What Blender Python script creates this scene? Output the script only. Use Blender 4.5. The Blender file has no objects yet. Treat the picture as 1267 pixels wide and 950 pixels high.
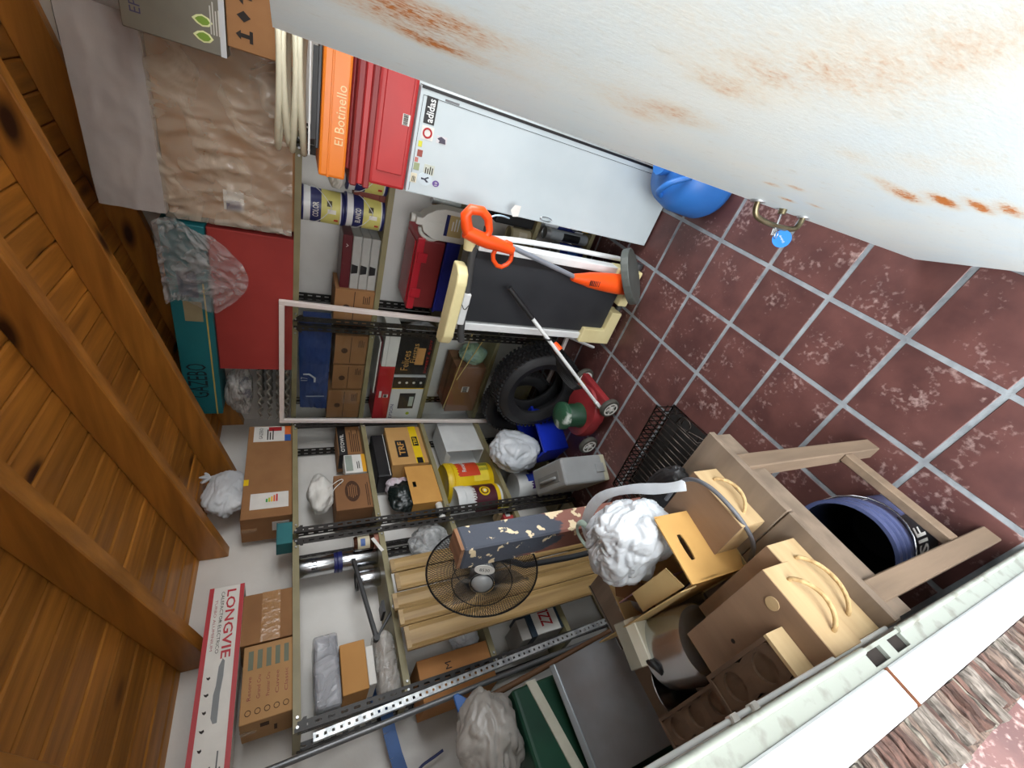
import bpy, bmesh, math, random
from math import pi, sin, cos, radians, sqrt
from mathutils import Vector, Matrix, noise
random.seed(7)
SC = bpy.context.scene
COL = SC.collection
# ------------------------------------------------------------------ camera
FPX, PITCH, ROLL, YAW, EYE = 513.27, 0.494718, -0.010143, 0.666889, 1.894
fw = Vector((cos(YAW)*cos(PITCH), sin(YAW)*cos(PITCH), -sin(PITCH)))
r0 = Vector((sin(YAW), -cos(YAW), 0)); d0 = fw.cross(r0)
RT = r0*cos(ROLL)+d0*sin(ROLL); DN = -r0*sin(ROLL)+d0*cos(ROLL)
EYEP = Vector((0, 0, EYE))
cam = bpy.data.cameras.new('camera'); camo = bpy.data.objects.new('camera', cam); COL.objects.link(camo)
m3 = Matrix((DN, RT, -fw)).transposed()
camo.matrix_world = Matrix.Translation(EYEP) @ m3.to_4x4()
cam.sensor_fit = 'HORIZONTAL'; cam.sensor_width = 36; cam.lens = 36*FPX/1267; cam.clip_start = .01
SC.camera = camo
# ------------------------------------------------------------------ world, light, exposure
W = bpy.data.worlds.new('World'); SC.world = W; W.use_nodes = True
wn = W.node_tree.nodes; wl = W.node_tree.links
bg = wn['Background']; bg.inputs[0].default_value = (.94, .975, 1.0, 1); bg.inputs[1].default_value = 1.0
pl = bpy.data.lights.new('doorway_portal', 'AREA'); pl.shape = 'RECTANGLE'; pl.size = .80; pl.size_y = 2.0
pl.cycles.is_portal = True
plo = bpy.data.objects.new('doorway_portal', pl); COL.objects.link(plo)
plo.matrix_world = Matrix.Translation((-.17, .18, 1.0)) @ Vector((1,0,0)).to_track_quat('-Z','Y').to_matrix().to_4x4()
pl2 = bpy.data.lights.new('added_window_portal', 'AREA'); pl2.shape = 'RECTANGLE'; pl2.size = 1.7; pl2.size_y = 1.3; pl2.cycles.is_portal = True  # guides sky light through the added, unseen side window
plo2 = bpy.data.objects.new('added_window_portal', pl2); COL.objects.link(plo2)
plo2.matrix_world = Matrix.Translation((1.4, -1.125, 1.6)) @ Vector((0,1,0)).to_track_quat('-Z','Y').to_matrix().to_4x4()
SC.view_settings.view_transform = 'Standard'; SC.view_settings.look = 'None'
SC.view_settings.exposure = 3.65; SC.view_settings.gamma = 1.0; SC.view_settings.use_curve_mapping = False

# ------------------------------------------------------------------ measuring: a sight line met with a real plane of the room
def ray(x, y): return fw + RT*((950-y)-475)/FPX + DN*(x-633.5)/FPX
def on(x, y, ax, c):
    d = ray(x, y); i = 'xyz'.index(ax)
    return EYEP + d*((c-EYEP[i])/d[i])
def onp(x, y, p, n):
    d = ray(x, y); return EYEP + d*((Vector(p)-EYEP).dot(n)/d.dot(n))

# ------------------------------------------------------------------ materials
def lin(c): return tuple(((v/255)/12.92 if v/255 <= .04045 else ((v/255+.055)/1.055)**2.4) for v in c)
MATS = {}
def mat(name, col, rough=.6, metal=0, col2=None, scale=8, stretch=(1,1,1), bump=0, bscale=None, coords='Object', rand=0, thr=(.35,.65), spec=.5, trans=0, alpha=1, detail=6, coat=0):
    """procedural material: two colours mixed by stretched noise, optional bump and per-object variation"""
    if name in MATS: return MATS[name]
    m = bpy.data.materials.new(name); m.use_nodes = True; N = m.node_tree.nodes; L = m.node_tree.links
    b = N['Principled BSDF']; b.inputs['Roughness'].default_value = rough; b.inputs['Metallic'].default_value = metal
    b.inputs['Specular IOR Level'].default_value = spec; b.inputs['Transmission Weight'].default_value = trans; b.inputs['Alpha'].default_value = alpha
    b.inputs['Coat Weight'].default_value = coat
    c1 = lin(col); c2 = lin(col2) if col2 else tuple(v*.86 for v in c1)
    tc = N.new('ShaderNodeTexCoord'); mp = N.new('ShaderNodeMapping'); mp.inputs['Scale'].default_value = stretch
    L.new(tc.outputs[coords], mp.inputs[0])
    nz = N.new('ShaderNodeTexNoise'); nz.inputs['Scale'].default_value = scale; nz.inputs['Detail'].default_value = detail
    vec = mp.outputs[0]
    if rand:
        oi = N.new('ShaderNodeObjectInfo'); ad = N.new('ShaderNodeVectorMath'); ad.operation = 'ADD'
        ml = N.new('ShaderNodeMath'); ml.operation = 'MULTIPLY'; ml.inputs[1].default_value = 37
        L.new(oi.outputs['Random'], ml.inputs[0]); L.new(vec, ad.inputs[0]); L.new(ml.outputs[0], ad.inputs[1]); vec = ad.outputs[0]
    L.new(vec, nz.inputs['Vector'])
    cr = N.new('ShaderNodeValToRGB'); cr.color_ramp.elements[0].position = thr[0]; cr.color_ramp.elements[1].position = thr[1]
    cr.color_ramp.elements[0].color = (*c1, 1); cr.color_ramp.elements[1].color = (*c2, 1)
    L.new(nz.outputs['Fac'], cr.inputs[0]); out = cr.outputs[0]
    if rand:
        hs = N.new('ShaderNodeHueSaturation'); mr = N.new('ShaderNodeMapRange')
        mr.inputs['To Min'].default_value = 1-rand; mr.inputs['To Max'].default_value = 1+rand
        L.new(oi.outputs['Random'], mr.inputs[0]); L.new(mr.outputs[0], hs.inputs['Value']); L.new(out, hs.inputs['Color']); out = hs.outputs[0]
    L.new(out, b.inputs['Base Color'])
    if bump:
        n2 = N.new('ShaderNodeTexNoise'); n2.inputs['Scale'].default_value = bscale or scale*3; n2.inputs['Detail'].default_value = 5
        L.new(vec, n2.inputs['Vector']); bp = N.new('ShaderNodeBump'); bp.inputs['Strength'].default_value = bump; bp.inputs['Distance'].default_value = .01
        L.new(n2.outputs['Fac'], bp.inputs['Height']); L.new(bp.outputs[0], b.inputs['Normal'])
    m['_n'] = 1; MATS[name] = m
    return m
def wood(name, c1, c2, axis=0, scale=3, rough=.5, knots=0, rand=.12, dark=None, coat=0):
    """wood grain along a local axis, with optional dark knots"""
    if name in MATS: return MATS[name]
    st = [9, 9, 9]; st[axis] = .8
    m = mat(name, c1, rough, col2=c2, scale=scale, stretch=st, bump=.08, bscale=scale*4, rand=rand, thr=(.3, .72), coat=coat)
    if knots:
        N = m.node_tree.nodes; L = m.node_tree.links; b = N['Principled BSDF']
        src = b.inputs['Base Color'].links[0].from_socket
        tc = N['Texture Coordinate']; mp = N.new('ShaderNodeMapping'); s2 = [knots*2.2]*3; s2[axis] = knots*.75; mp.inputs['Scale'].default_value = s2
        ad = [n for n in N if n.type == 'VECT_MATH'][0]
        a2 = N.new('ShaderNodeVectorMath'); a2.operation = 'ADD'; L.new(tc.outputs['Object'], mp.inputs[0]); L.new(mp.outputs[0], a2.inputs[0])
        L.new(ad.inputs[1].links[0].from_socket, a2.inputs[1])
        vo = N.new('ShaderNodeTexVoronoi'); vo.inputs['Scale'].default_value = 1; L.new(a2.outputs[0], vo.inputs['Vector'])
        mr = N.new('ShaderNodeMapRange'); mr.inputs[1].default_value = .07; mr.inputs[2].default_value = .17; mr.inputs[3].default_value = 1; mr.inputs[4].default_value = 0
        L.new(vo.outputs['Distance'], mr.inputs[0]); mx = N.new('ShaderNodeMix'); mx.data_type = 'RGBA'
        L.new(mr.outputs[0], mx.inputs[0]); L.new(src, mx.inputs[6]); mx.inputs[7].default_value = (*lin(dark or (60, 28, 10)), 1); L.new(mx.outputs[2], b.inputs['Base Color'])
    return m
def film(name, tint, amt=.25, rough=.15, bump=.5, bscale=14):
    """thin clear plastic film: mostly see-through with glossy wrinkles"""
    if name in MATS: return MATS[name]
    m = bpy.data.materials.new(name); m.use_nodes = True; N = m.node_tree.nodes; L = m.node_tree.links
    b = N['Principled BSDF']; b.inputs['Base Color'].default_value = (*lin(tint), 1); b.inputs['Roughness'].default_value = rough
    tr = N.new('ShaderNodeBsdfTransparent'); mx = N.new('ShaderNodeMixShader'); tr.inputs[0].default_value = (.97, .97, .97, 1)
    tc = N.new('ShaderNodeTexCoord'); nz = N.new('ShaderNodeTexNoise'); nz.inputs['Scale'].default_value = bscale; nz.inputs['Detail'].default_value = 4; nz.inputs['Distortion'].default_value = .8
    L.new(tc.outputs['Object'], nz.inputs['Vector'])
    bp = N.new('ShaderNodeBump'); bp.inputs['Strength'].default_value = bump; bp.inputs['Distance'].default_value = .03
    L.new(nz.outputs['Fac'], bp.inputs['Height']); L.new(bp.outputs[0], b.inputs['Normal'])
    mr = N.new('ShaderNodeMapRange'); mr.inputs[1].default_value = .35; mr.inputs[2].default_value = .7; mr.inputs[3].default_value = amt*.6; mr.inputs[4].default_value = min(1, amt*1.5)
    L.new(nz.outputs['Fac'], mr.inputs[0]); L.new(mr.outputs[0], mx.inputs[0])
    L.new(tr.outputs[0], mx.inputs[1]); L.new(b.outputs[0], mx.inputs[2]); L.new(mx.outputs[0], N['Material Output'].inputs[0])
    MATS[name] = m; return m
def G(r, g, b, rough=.5, metal=0, **k): return mat('paint_%d_%d_%d_%d_%d' % (r, g, b, rough*100, metal*10), (r, g, b), rough, metal, scale=k.pop('scale', 12), **k)

# ------------------------------------------------------------------ mesh building
def frame(w):
    w = Vector(w).normalized(); a = Vector((0, 0, 1)) if abs(w.z) < .95 else Vector((1, 0, 0))
    u = a.cross(w).normalized(); return u, w.cross(u), w
class M:
    def __init__(s): s.v = []; s.f = []
    def add(s, v, f):
        n = len(s.v); s.v += [tuple(p) for p in v]; s.f += [tuple(i+n for i in q) for q in f]; return s
    def box(s, x0, x1, y0, y1, z0, z1):
        return s.add([(x0,y0,z0),(x1,y0,z0),(x1,y1,z0),(x0,y1,z0),(x0,y0,z1),(x1,y0,z1),(x1,y1,z1),(x0,y1,z1)],
                     [(0,3,2,1),(4,5,6,7),(0,1,5,4),(1,2,6,5),(2,3,7,6),(3,0,4,7)])
    def bar(s, a, b, w, h, up=(0,0,1)):
        """rectangular bar from a to b; w across, h along 'up'"""
        a = Vector(a); b = Vector(b); t = (b-a).normalized(); u = Vector(up).cross(t)
        if u.length < 1e-4: u = Vector((1,0,0)).cross(t)
        u.normalize(); q = t.cross(u)
        P = [a+u*i*w/2+q*j*h/2 for i, j in ((-1,-1),(1,-1),(1,1),(-1,1))]; P += [p+(b-a) for p in P]
        return s.add(P, [(0,3,2,1),(4,5,6,7),(0,1,5,4),(1,2,6,5),(2,3,7,6),(3,0,4,7)])
    def cyl(s, a, b, ra, rb=None, n=18, cap=True):
        rb = ra if rb is None else rb; a = Vector(a); b = Vector(b); u, q, w = frame(b-a)
        v = [a+(u*cos(2*pi*i/n)+q*sin(2*pi*i/n))*ra for i in range(n)]+[b+(u*cos(2*pi*i/n)+q*sin(2*pi*i/n))*rb for i in range(n)]
        f = [(i, (i+1) % n, n+(i+1) % n, n+i) for i in range(n)]
        if cap: f += [tuple(range(n-1, -1, -1)), tuple(range(n, 2*n))]
        return s.add(v, f)
    def tube(s, pts, r, n=8, closed=False, smooth=0):
        P = [Vector(p) for p in pts]; RR = list(r) if isinstance(r, (list, tuple)) else None
        for _ in range(smooth):
            Q = []; L = len(P); q2 = []
            for i in range(L if closed else L-1):
                a, b = P[i], P[(i+1) % L]; Q += [a*.75+b*.25, a*.25+b*.75]
                if RR: a, b = RR[i], RR[(i+1) % L]; q2 += [a*.75+b*.25, a*.25+b*.75]
            P = Q if closed else [P[0]]+Q+[P[-1]]
            if RR: RR = q2 if closed else [RR[0]]+q2+[RR[-1]]
        if RR: r = RR
        L = len(P); v = []; u = None
        for i, p in enumerate(P):
            t = (P[(i+1) % L]-P[i-1]) if closed else (P[min(i+1, L-1)]-P[max(i-1, 0)])
            t.normalize()
            if u is None: u = frame(t)[0]
            else:
                u = u-t*u.dot(t)
                u = u.normalized() if u.length > 1e-5 else frame(t)[0]
            q = t.cross(u); rr = r[i] if isinstance(r, (list, tuple)) else r
            v += [p+(u*cos(2*pi*k/n)+q*sin(2*pi*k/n))*rr for k in range(n)]
        f = []
        for i in range(L if closed else L-1):
            j = (i+1) % L; f += [(i*n+k, i*n+(k+1) % n, j*n+(k+1) % n, j*n+k) for k in range(n)]
        if not closed: f += [tuple(range(n-1, -1, -1)), tuple(range((L-1)*n, L*n))]
        return s.add(v, f)
    def lathe(s, prof, n=28, o=(0,0,0), ax=(0,0,1), sx=1, sy=1, caps=True):
        u, q, w = frame(ax) if tuple(ax) != (0,0,1) else (Vector((1,0,0)), Vector((0,1,0)), Vector((0,0,1)))
        o = Vector(o); v = []; L = len(prof)
        for r, z in prof: v += [o+w*z+(u*cos(2*pi*k/n)*sx+q*sin(2*pi*k/n)*sy)*r for k in range(n)]
        f = []
        for i in range(L-1): f += [(i*n+k, i*n+(k+1) % n, (i+1)*n+(k+1) % n, (i+1)*n+k) for k in range(n)]
        if caps and prof[0][0] > 1e-6: f.append(tuple(range(n-1, -1, -1)))
        if caps and prof[-1][0] > 1e-6: f.append(tuple(range((L-1)*n, L*n)))
        return s.add(v, f)
    def prism(s, poly, h, o=(0,0,0), u=(1,0,0), q=(0,0,1)):
        """polygon in the u,q plane at o, extruded by h along u x q"""
        u = Vector(u); q = Vector(q); w = u.cross(q).normalized(); o = Vector(o); n = len(poly)
        v = [o+u*a+q*b for a, b in poly]; v += [p+w*h for p in v]
        return s.add(v, [tuple(range(n-1, -1, -1)), tuple(range(n, 2*n))]+[(i, (i+1) % n, n+(i+1) % n, n+i) for i in range(n)])
    def ring(s, outer, inner, h, o=(0,0,0), u=(1,0,0), q=(0,0,1)):
        """plate with a hole: outer and inner polygons with equal counts"""
        u = Vector(u); q = Vector(q); w = u.cross(q).normalized(); o = Vector(o); n = len(outer)
        v = [o+u*a+q*b for a, b in outer]+[o+u*a+q*b for a, b in inner]; v += [p+w*h for p in v]; k = 2*n
        f = []
        for i in range(n):
            j = (i+1) % n
            f += [(i, n+i, n+j, j), (k+i, k+j, k+n+j, k+n+i), (i, j, k+j, k+i), (n+i, k+n+i, k+n+j, n+j)]
        return s.add(v, f)
    def grid(s, fn, nu, nv):
        v = [fn(i/nu, j/nv) for j in range(nv+1) for i in range(nu+1)]; k = nu+1
        return s.add(v, [(j*k+i, j*k+i+1, (j+1)*k+i+1, (j+1)*k+i) for j in range(nv) for i in range(nu)])
    def blob(s, c, r, fn=None, nu=32, nv=20):
        c = Vector(c); v = []
        for j in range(nv+1):
            th = pi*j/nv
            for i in range(nu):
                d = Vector((sin(th)*cos(2*pi*i/nu), sin(th)*sin(2*pi*i/nu), cos(th)))
                k = fn(d) if fn else 1
                v.append(c+Vector((d.x*r[0]*k, d.y*r[1]*k, d.z*r[2]*k)))
        f = []
        for j in range(nv): f += [(j*nu+i, (j+1)*nu+i, (j+1)*nu+(i+1) % nu, j*nu+(i+1) % nu) for i in range(nu)]
        return s.add(v, f)
    def mesh(s, name, smooth=False, bevel=0, seg=2, solid=0):
        me = bpy.data.meshes.new(name); me.from_pydata(s.v, [], s.f)
        bm = bmesh.new(); bm.from_mesh(me)
        bmesh.ops.remove_doubles(bm, verts=bm.verts, dist=1e-5)
        if solid:
            bmesh.ops.recalc_face_normals(bm, faces=bm.faces); bmesh.ops.solidify(bm, geom=bm.faces[:], thickness=solid)
        if bevel: bmesh.ops.bevel(bm, geom=bm.edges[:], offset=bevel, segments=seg, affect='EDGES', clamp_overlap=True, profile=.6)
        bmesh.ops.recalc_face_normals(bm, faces=bm.faces); bm.to_mesh(me); bm.free()
        if smooth:
            me.polygons.foreach_set('use_smooth', [True]*len(me.polygons)); me.set_sharp_from_angle(angle=radians(smooth if smooth > 1 else 45))
        return me
def obj(name, m, ma, parent=None, loc=None, rot=None, **k):
    me = m if isinstance(m, bpy.types.Mesh) else m.mesh(name, **k)
    if not len(me.materials): me.materials.append(ma)
    o = bpy.data.objects.new(name, me); COL.objects.link(o)
    if parent: o.parent = parent
    if loc is not None: o.location = loc
    if rot is not None: o.rotation_euler = rot
    return o
def tag(o, label, cat, group=None):
    o['label'] = label; o['category'] = cat
    if group: o['group'] = group
    return o
def thing(name, label, cat, loc=(0,0,0), rz=0, group=None, rot=None):
    o = bpy.data.objects.new(name, None); o.empty_display_size = .05; COL.objects.link(o); o.location = loc
    o.rotation_euler = rot if rot else (0, 0, rz)
    return tag(o, label, cat, group)
def struct(name, m, ma, parent=None, **k):
    o = obj(name, m, ma, parent, **k)
    if not parent: o['kind'] = 'structure'
    return o
FC = {}
def textmesh(s):
    if s in FC: return FC[s]
    bold = s in ('LONGVIE', 'adidas', 'TRF', 'SIF', 'OTOWIL', 'ZZL', 'Recuplast', 'Durlock', 'BLANCO', 'COLOR')
    cu = bpy.data.curves.new('t', 'FONT'); cu.body = s; cu.align_x = 'CENTER'; cu.align_y = 'CENTER'; cu.resolution_u = 2; cu.offset = .018 if bold else 0
    o = bpy.data.objects.new('t', cu); COL.objects.link(o)
    me = bpy.data.meshes.new_from_object(o.evaluated_get(bpy.context.evaluated_depsgraph_get()))
    bpy.data.objects.remove(o)
    xs = [v.co.x for v in me.vertices]; ys = [v.co.y for v in me.vertices]
    FC[s] = ([v.co.copy() for v in me.vertices], [tuple(p.vertices) for p in me.polygons], min(xs), max(xs), min(ys), max(ys))
    bpy.data.meshes.remove(me); return FC[s]
def text(s, w, h, ma, parent, o, u=(1,0,0), q=(0,0,1), name='lettering', off=.0012):
    """lettering w x h centred at o in the plane u,q, standing off along -(u x q)... towards the viewer"""
    vs, fs, x0, x1, y0, y1 = textmesh(s); u = Vector(u); q = Vector(q); nrm = u.cross(q).normalized(); o = Vector(o)+nrm*off
    m = M(); P = [o+u*((v.x-(x0+x1)/2)/(x1-x0)*w)+q*((v.y-(y0+y1)/2)/(y1-y0)*h) for v in vs]
    me = bpy.data.meshes.new(name); me.from_pydata([tuple(p) for p in P], [], fs); me.materials.append(ma)
    return obj(name, me, ma, parent)
def label(parent, x0, x1, z0, z1, ma, y=0, name='label', t=.0012):
    """thin sticker on a front face lying in the plane y"""
    return obj(name, M().box(x0, x1, y-t, y, z0, z1), ma, parent)
def disc(parent, cx, cz, rx, rz, ma, y=0, name='emblem', t=.0014, n=24):
    return obj(name, M().prism([(cx+rx*cos(2*pi*i/n), cz+rz*sin(2*pi*i/n)) for i in range(n)], t, o=(0, y, 0)), ma, parent)

# ------------------------------------------------------------------ common materials
CARD = mat('cardboard', (150, 108, 68), .85, col2=(138, 97, 60), scale=6, bump=.05, rand=.1)
CARDD = mat('cardboard_dark', (118, 82, 50), .85, col2=(106, 73, 44), scale=6, rand=.08)
CARDO = mat('cardboard_orange', (205, 152, 78), .8, col2=(190, 138, 68), scale=5)
WHITE = mat('white_paint', (225, 227, 226), .45, col2=(212, 214, 213), scale=7)
PAPER = mat('white_paper', (222, 220, 214), .8, col2=(210, 208, 202), scale=10)
BLACK = mat('black_plastic', (22, 22, 24), .45, col2=(30, 30, 32), scale=10)
INK = mat('dark_ink', (30, 24, 20), .8, col2=(38, 30, 26), scale=30)
BROWNINK = mat('brown_ink', (62, 38, 22), .9, col2=(72, 46, 28), scale=30)
REDINK = mat('red_ink', (170, 30, 36), .7, col2=(160, 26, 32), scale=30)
BLUEINK = mat('blue_ink', (32, 44, 110), .7, col2=(28, 38, 100), scale=30)
CHROME = mat('bright_steel', (190, 192, 195), .22, 1, scale=5)
STEEL = mat('brushed_steel', (188, 190, 192), .38, .75, scale=5, stretch=(1, 12, 1))
KHAKI = mat('khaki_shelf_enamel', (142, 134, 100), .5, col2=(128, 120, 88), scale=6)
POST = mat('dark_post_enamel', (40, 36, 32), .5, col2=(30, 27, 25), scale=9)
YELLOW = mat('yellow_plastic', (232, 196, 20), .4, col2=(222, 184, 16), scale=5)
TAPE = mat('clear_tape', (165, 125, 84), .18, col2=(150, 112, 72), scale=9, bump=.4, bscale=30)
PLAST = film('clear_film', (205, 200, 192), .3, .12, .9, 10)
PLASTG = film('pale_clear_film', (200, 205, 205), .42, .2, .8, 16)
BAG = mat('white_bag_plastic', (206, 210, 214), .38, col2=(190, 196, 202), scale=5, bump=.4, bscale=22)
BAGG = mat('grey_bag_plastic', (176, 172, 166), .35, col2=(160, 156, 150), scale=5, bump=.35, bscale=16)
# ================================================================== STRUCTURE
XW, YW = 2.74, 2.52            # inner faces of the far walls
TX, TY, TP = 1.494, .2518, .30  # tile grid
GROUT = mat('grey_grout', (150, 156, 160), .85, col2=(116, 121, 126), scale=14, bump=.3, bscale=60, thr=(.3, .7))
def tilemat(name, a, b, spk):
    m = mat(name, a, .42, col2=b, scale=9, bump=.12, bscale=26, rand=.10, spec=.4)
    N = m.node_tree.nodes; L = m.node_tree.links; bs = N['Principled BSDF']; src = bs.inputs['Base Color'].links[0].from_socket
    n = N.new('ShaderNodeTexNoise'); n.inputs['Scale'].default_value = 55; n.inputs['Detail'].default_value = 3
    n2 = N.new('ShaderNodeTexNoise'); n2.inputs['Scale'].default_value = 7; n2.inputs['Detail'].default_value = 2
    ad = [k for k in N if k.type == 'VECT_MATH'][0]; L.new(ad.outputs[0], n.inputs[0]); L.new(ad.outputs[0], n2.inputs[0])
    mu = N.new('ShaderNodeMath'); mu.operation = 'MULTIPLY'; L.new(n.outputs[0], mu.inputs[0]); L.new(n2.outputs[0], mu.inputs[1])
    mr = N.new('ShaderNodeMapRange'); mr.inputs[1].default_value = .32; mr.inputs[2].default_value = .48; mr.inputs[4].default_value = spk; L.new(mu.outputs[0], mr.inputs[0])
    mx = N.new('ShaderNodeMix'); mx.data_type = 'RGBA'; L.new(mr.outputs[0], mx.inputs[0]); L.new(src, mx.inputs[6]); mx.inputs[7].default_value = (*lin((196, 170, 164)), 1)
    L.new(mx.outputs[2], bs.inputs['Base Color']); return m
TILE = tilemat('red_floor_tile', (98, 63, 59), (80, 51, 49), .5)
TILEO = tilemat('pink_outdoor_tile', (122, 72, 72), (104, 60, 60), .4)
floor = struct('floor', M().box(-.16, XW+.1, -1.0, YW+.1, -.06, -.0025), GROUT)
g = .009
tile_me = M().box(-TP/2+g, TP/2-g, -TP/2+g, TP/2-g, -.012, 0).mesh('tile', bevel=.0018, seg=1)
for i in range(-6, 5):
    for j in range(-4, 8):
        cx, cy = TX+(i+.5)*TP, TY+(j+.5)*TP
        if cx-.15 < -.16 or cx+.15 > XW+.1 or cy-.15 < -1.0 or cy+.15 > YW+.1: continue
        obj('tile', tile_me, TILE, floor, loc=(cx, cy, random.uniform(-.0008, .0008)))
# ground outside the doorway
porch = struct('floor_porch', M().box(-2.4, -.16, -1.4, 2.4, -.12, -.0425), GROUT)
for i in range(0, 7):
    for j in range(0, 12):
        cx, cy = -.16-.01-(i+.5)*TP, -1.3+(j+.5)*TP+.16
        obj('tile', tile_me, TILEO, porch, loc=(cx, cy, -.04+random.uniform(-.0008, .0008)))

ADDED_GROUND = mat('added_ground', (150, 140, 130), .9, col2=(130, 122, 112), scale=2)
struct('floor_added_ground', M().box(-14, -2.4, -14, 14, -.2, -.13).box(-2.4, 14, -14, -1.3, -.2, -.13).box(-2.4, -.2, 2.4, 14, -.2, -.13), ADDED_GROUND)  # unseen ground, added to dim the light reaching the ceiling from below
PLASTER = mat('white_plaster', (222, 219, 214), .9, col2=(208, 204, 198), scale=3, bump=.1, bscale=40)
struct('wall_right', M().box(XW, XW+.12, -1.0, YW+.12, -.05, 3.3), PLASTER)
struct('wall_left', M().box(-.16, XW, YW, YW+.12, -.05, 2.34), PLASTER)
WX0, WX1, WZ0, WZ1 = .55, 2.25, .95, 2.25     # unseen window added in the side wall to brighten the room
struct('wall_side', M().box(-.16, WX0, -1.12, -1.0, -.05, 3.3).box(WX1, XW+.12, -1.12, -1.0, -.05, 3.3).box(WX0, WX1, -1.12, -1.0, -.05, WZ0).box(WX0, WX1, -1.12, -1.0, WZ1, 3.3), PLASTER)
added_win = struct('added_window', M().box(WX0, WX1, -1.11, -1.06, WZ0, WZ0+.05).box(WX0, WX1, -1.11, -1.06, WZ1-.05, WZ1).box(WX0, WX0+.05, -1.11, -1.06, WZ0+.05, WZ1-.05).box(WX1-.05, WX1, -1.11, -1.06, WZ0+.05, WZ1-.05), WHITE)
fwm = M().box(-.16, -.012, .60, YW, -.05, 2.9).box(-.16, -.012, -1.0, -.24, -.05, 3.3).box(-.16, -.012, -.24, .60, 2.02, 3.2)
struct('wall_front', fwm, PLASTER)
struct('added_porch_roof', M().box(-1.7, -.16, -1.3, 2.4, 2.38, 2.46), WHITE)     # unseen porch roof, added to cut the sky light at the doorway
# roof: boards over sloping rafters that fall towards the left wall
SL = .26; KZ = 2.18+SL*2.52
def zr(y): return KZ-SL*y           # underside of the rafters
RD = .135
CEIL = wood('varnished_pine_boards', (186, 124, 50), (132, 84, 30), 0, 3.2, .42, knots=2.6, rand=.22, dark=(52, 24, 8), coat=.1)
RAFT = wood('varnished_pine_beam', (182, 122, 50), (134, 86, 32), 1, 2.6, .42, knots=2.2, rand=.10, dark=(50, 24, 8), coat=.1)
def slab(x0, x1, y0, y1, zlo, zhi):
    m = M(); P = []
    for x, y, d in ((x0,y0,zlo),(x1,y0,zlo),(x1,y1,zlo),(x0,y1,zlo),(x0,y0,zhi),(x1,y0,zhi),(x1,y1,zhi),(x0,y1,zhi)): P.append((x, y, zr(y)+d))
    return m.add(P, [(0,3,2,1),(4,5,6,7),(0,1,5,4),(1,2,6,5),(2,3,7,6),(3,0,4,7)])
ceiling = struct('ceiling', slab(-.4, XW+.12, -1.12, YW+.35, RD+.014, RD+.05), CARDD)
y = -1.1; k = 0
while y < YW+.3:
    w = .105
    me = M(); cy = y+w/2; hw = w/2-.0028
    for ch in (0,):
        P = []
        # profile across the board: flat face with a chamfer on both edges (tongue and groove)
        prof = [(-hw, .012), (-hw, .004), (-hw+.006, 0), (hw-.006, 0), (hw, .004), (hw, .012)]
        for x in (-.38, XW):
            for a, b in prof: P.append((x-1.2, a, -SL*a+b))
        n = 6; me.add(P, [tuple(range(n-1, -1, -1)), tuple(range(n, 2*n))]+[(i, (i+1) % n, n+(i+1) % n, n+i) for i in range(n)])
    obj('plank', me, CEIL, ceiling, loc=(1.2, cy, zr(cy)+RD))
    y += w; k += 1
for xr in (2.735, 2.215, 1.66, 1.105, .55, .0):
    m = slab(xr-.062, xr, -1.0, YW-.002, 0, RD)
    bm_c = Vector((xr-.031, .8, zr(.8)))
    m.v = [tuple(Vector(p)-bm_c) for p in m.v]
    obj('rafter', m, RAFT, ceiling, loc=bm_c, bevel=.004, seg=1)

# ------------------------------------------------------------------ door jamb on the left side of the doorway
JW = mat('chipped_white_enamel', (214, 220, 222), .35, col2=(204, 210, 214), scale=4)
JG = mat('dirty_white_enamel', (150, 156, 148), .4, col2=(104, 102, 92), scale=24, thr=(.52, .75))
RUST = mat('rust', (120, 66, 30), .9, col2=(80, 44, 22), scale=30)
jamb = struct('trim_1', M().box(-.102, -.046, .574, .60, -.03, .985).box(-.102, -.046, .574, .60, .99, 2.02), JW, bevel=.003, seg=1)
sm = M()
cuts = [(-.03, .862), (.915, .945), (1.0, 2.02)]
for a, b in cuts: sm.box(-.046, -.012, .580, .60, a, b)
for a, b in ((.862, .915), (.945, 1.0)): sm.box(-.046, -.040, .580, .60, a, b); sm.box(-.018, -.012, .580, .60, a, b)
obj('strike_channel', sm, JG, jamb)
obj('strike_recess', M().box(-.040, -.018, .588, .600, .86, 1.0), INK, jamb)
obj('channel_lip', M().tube([(-.014, .579, -.03), (-.014, .579, .862)], .006, 8).tube([(-.014, .579, 1.0), (-.014, .579, 2.02)], .006, 8), JG, jamb, smooth=60)
obj('rust_joint', M().box(-.1025, -.046, .5735, .58, .984, .991), RUST, jamb)
# lintel of the frame
struct('trim_2', M().box(-.102, -.012, -.24, .60, 1.985, 2.03), JW)
struct('trim_3', M().box(-.102, -.012, -.262, -.235, -.03, 2.02), JW)
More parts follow.
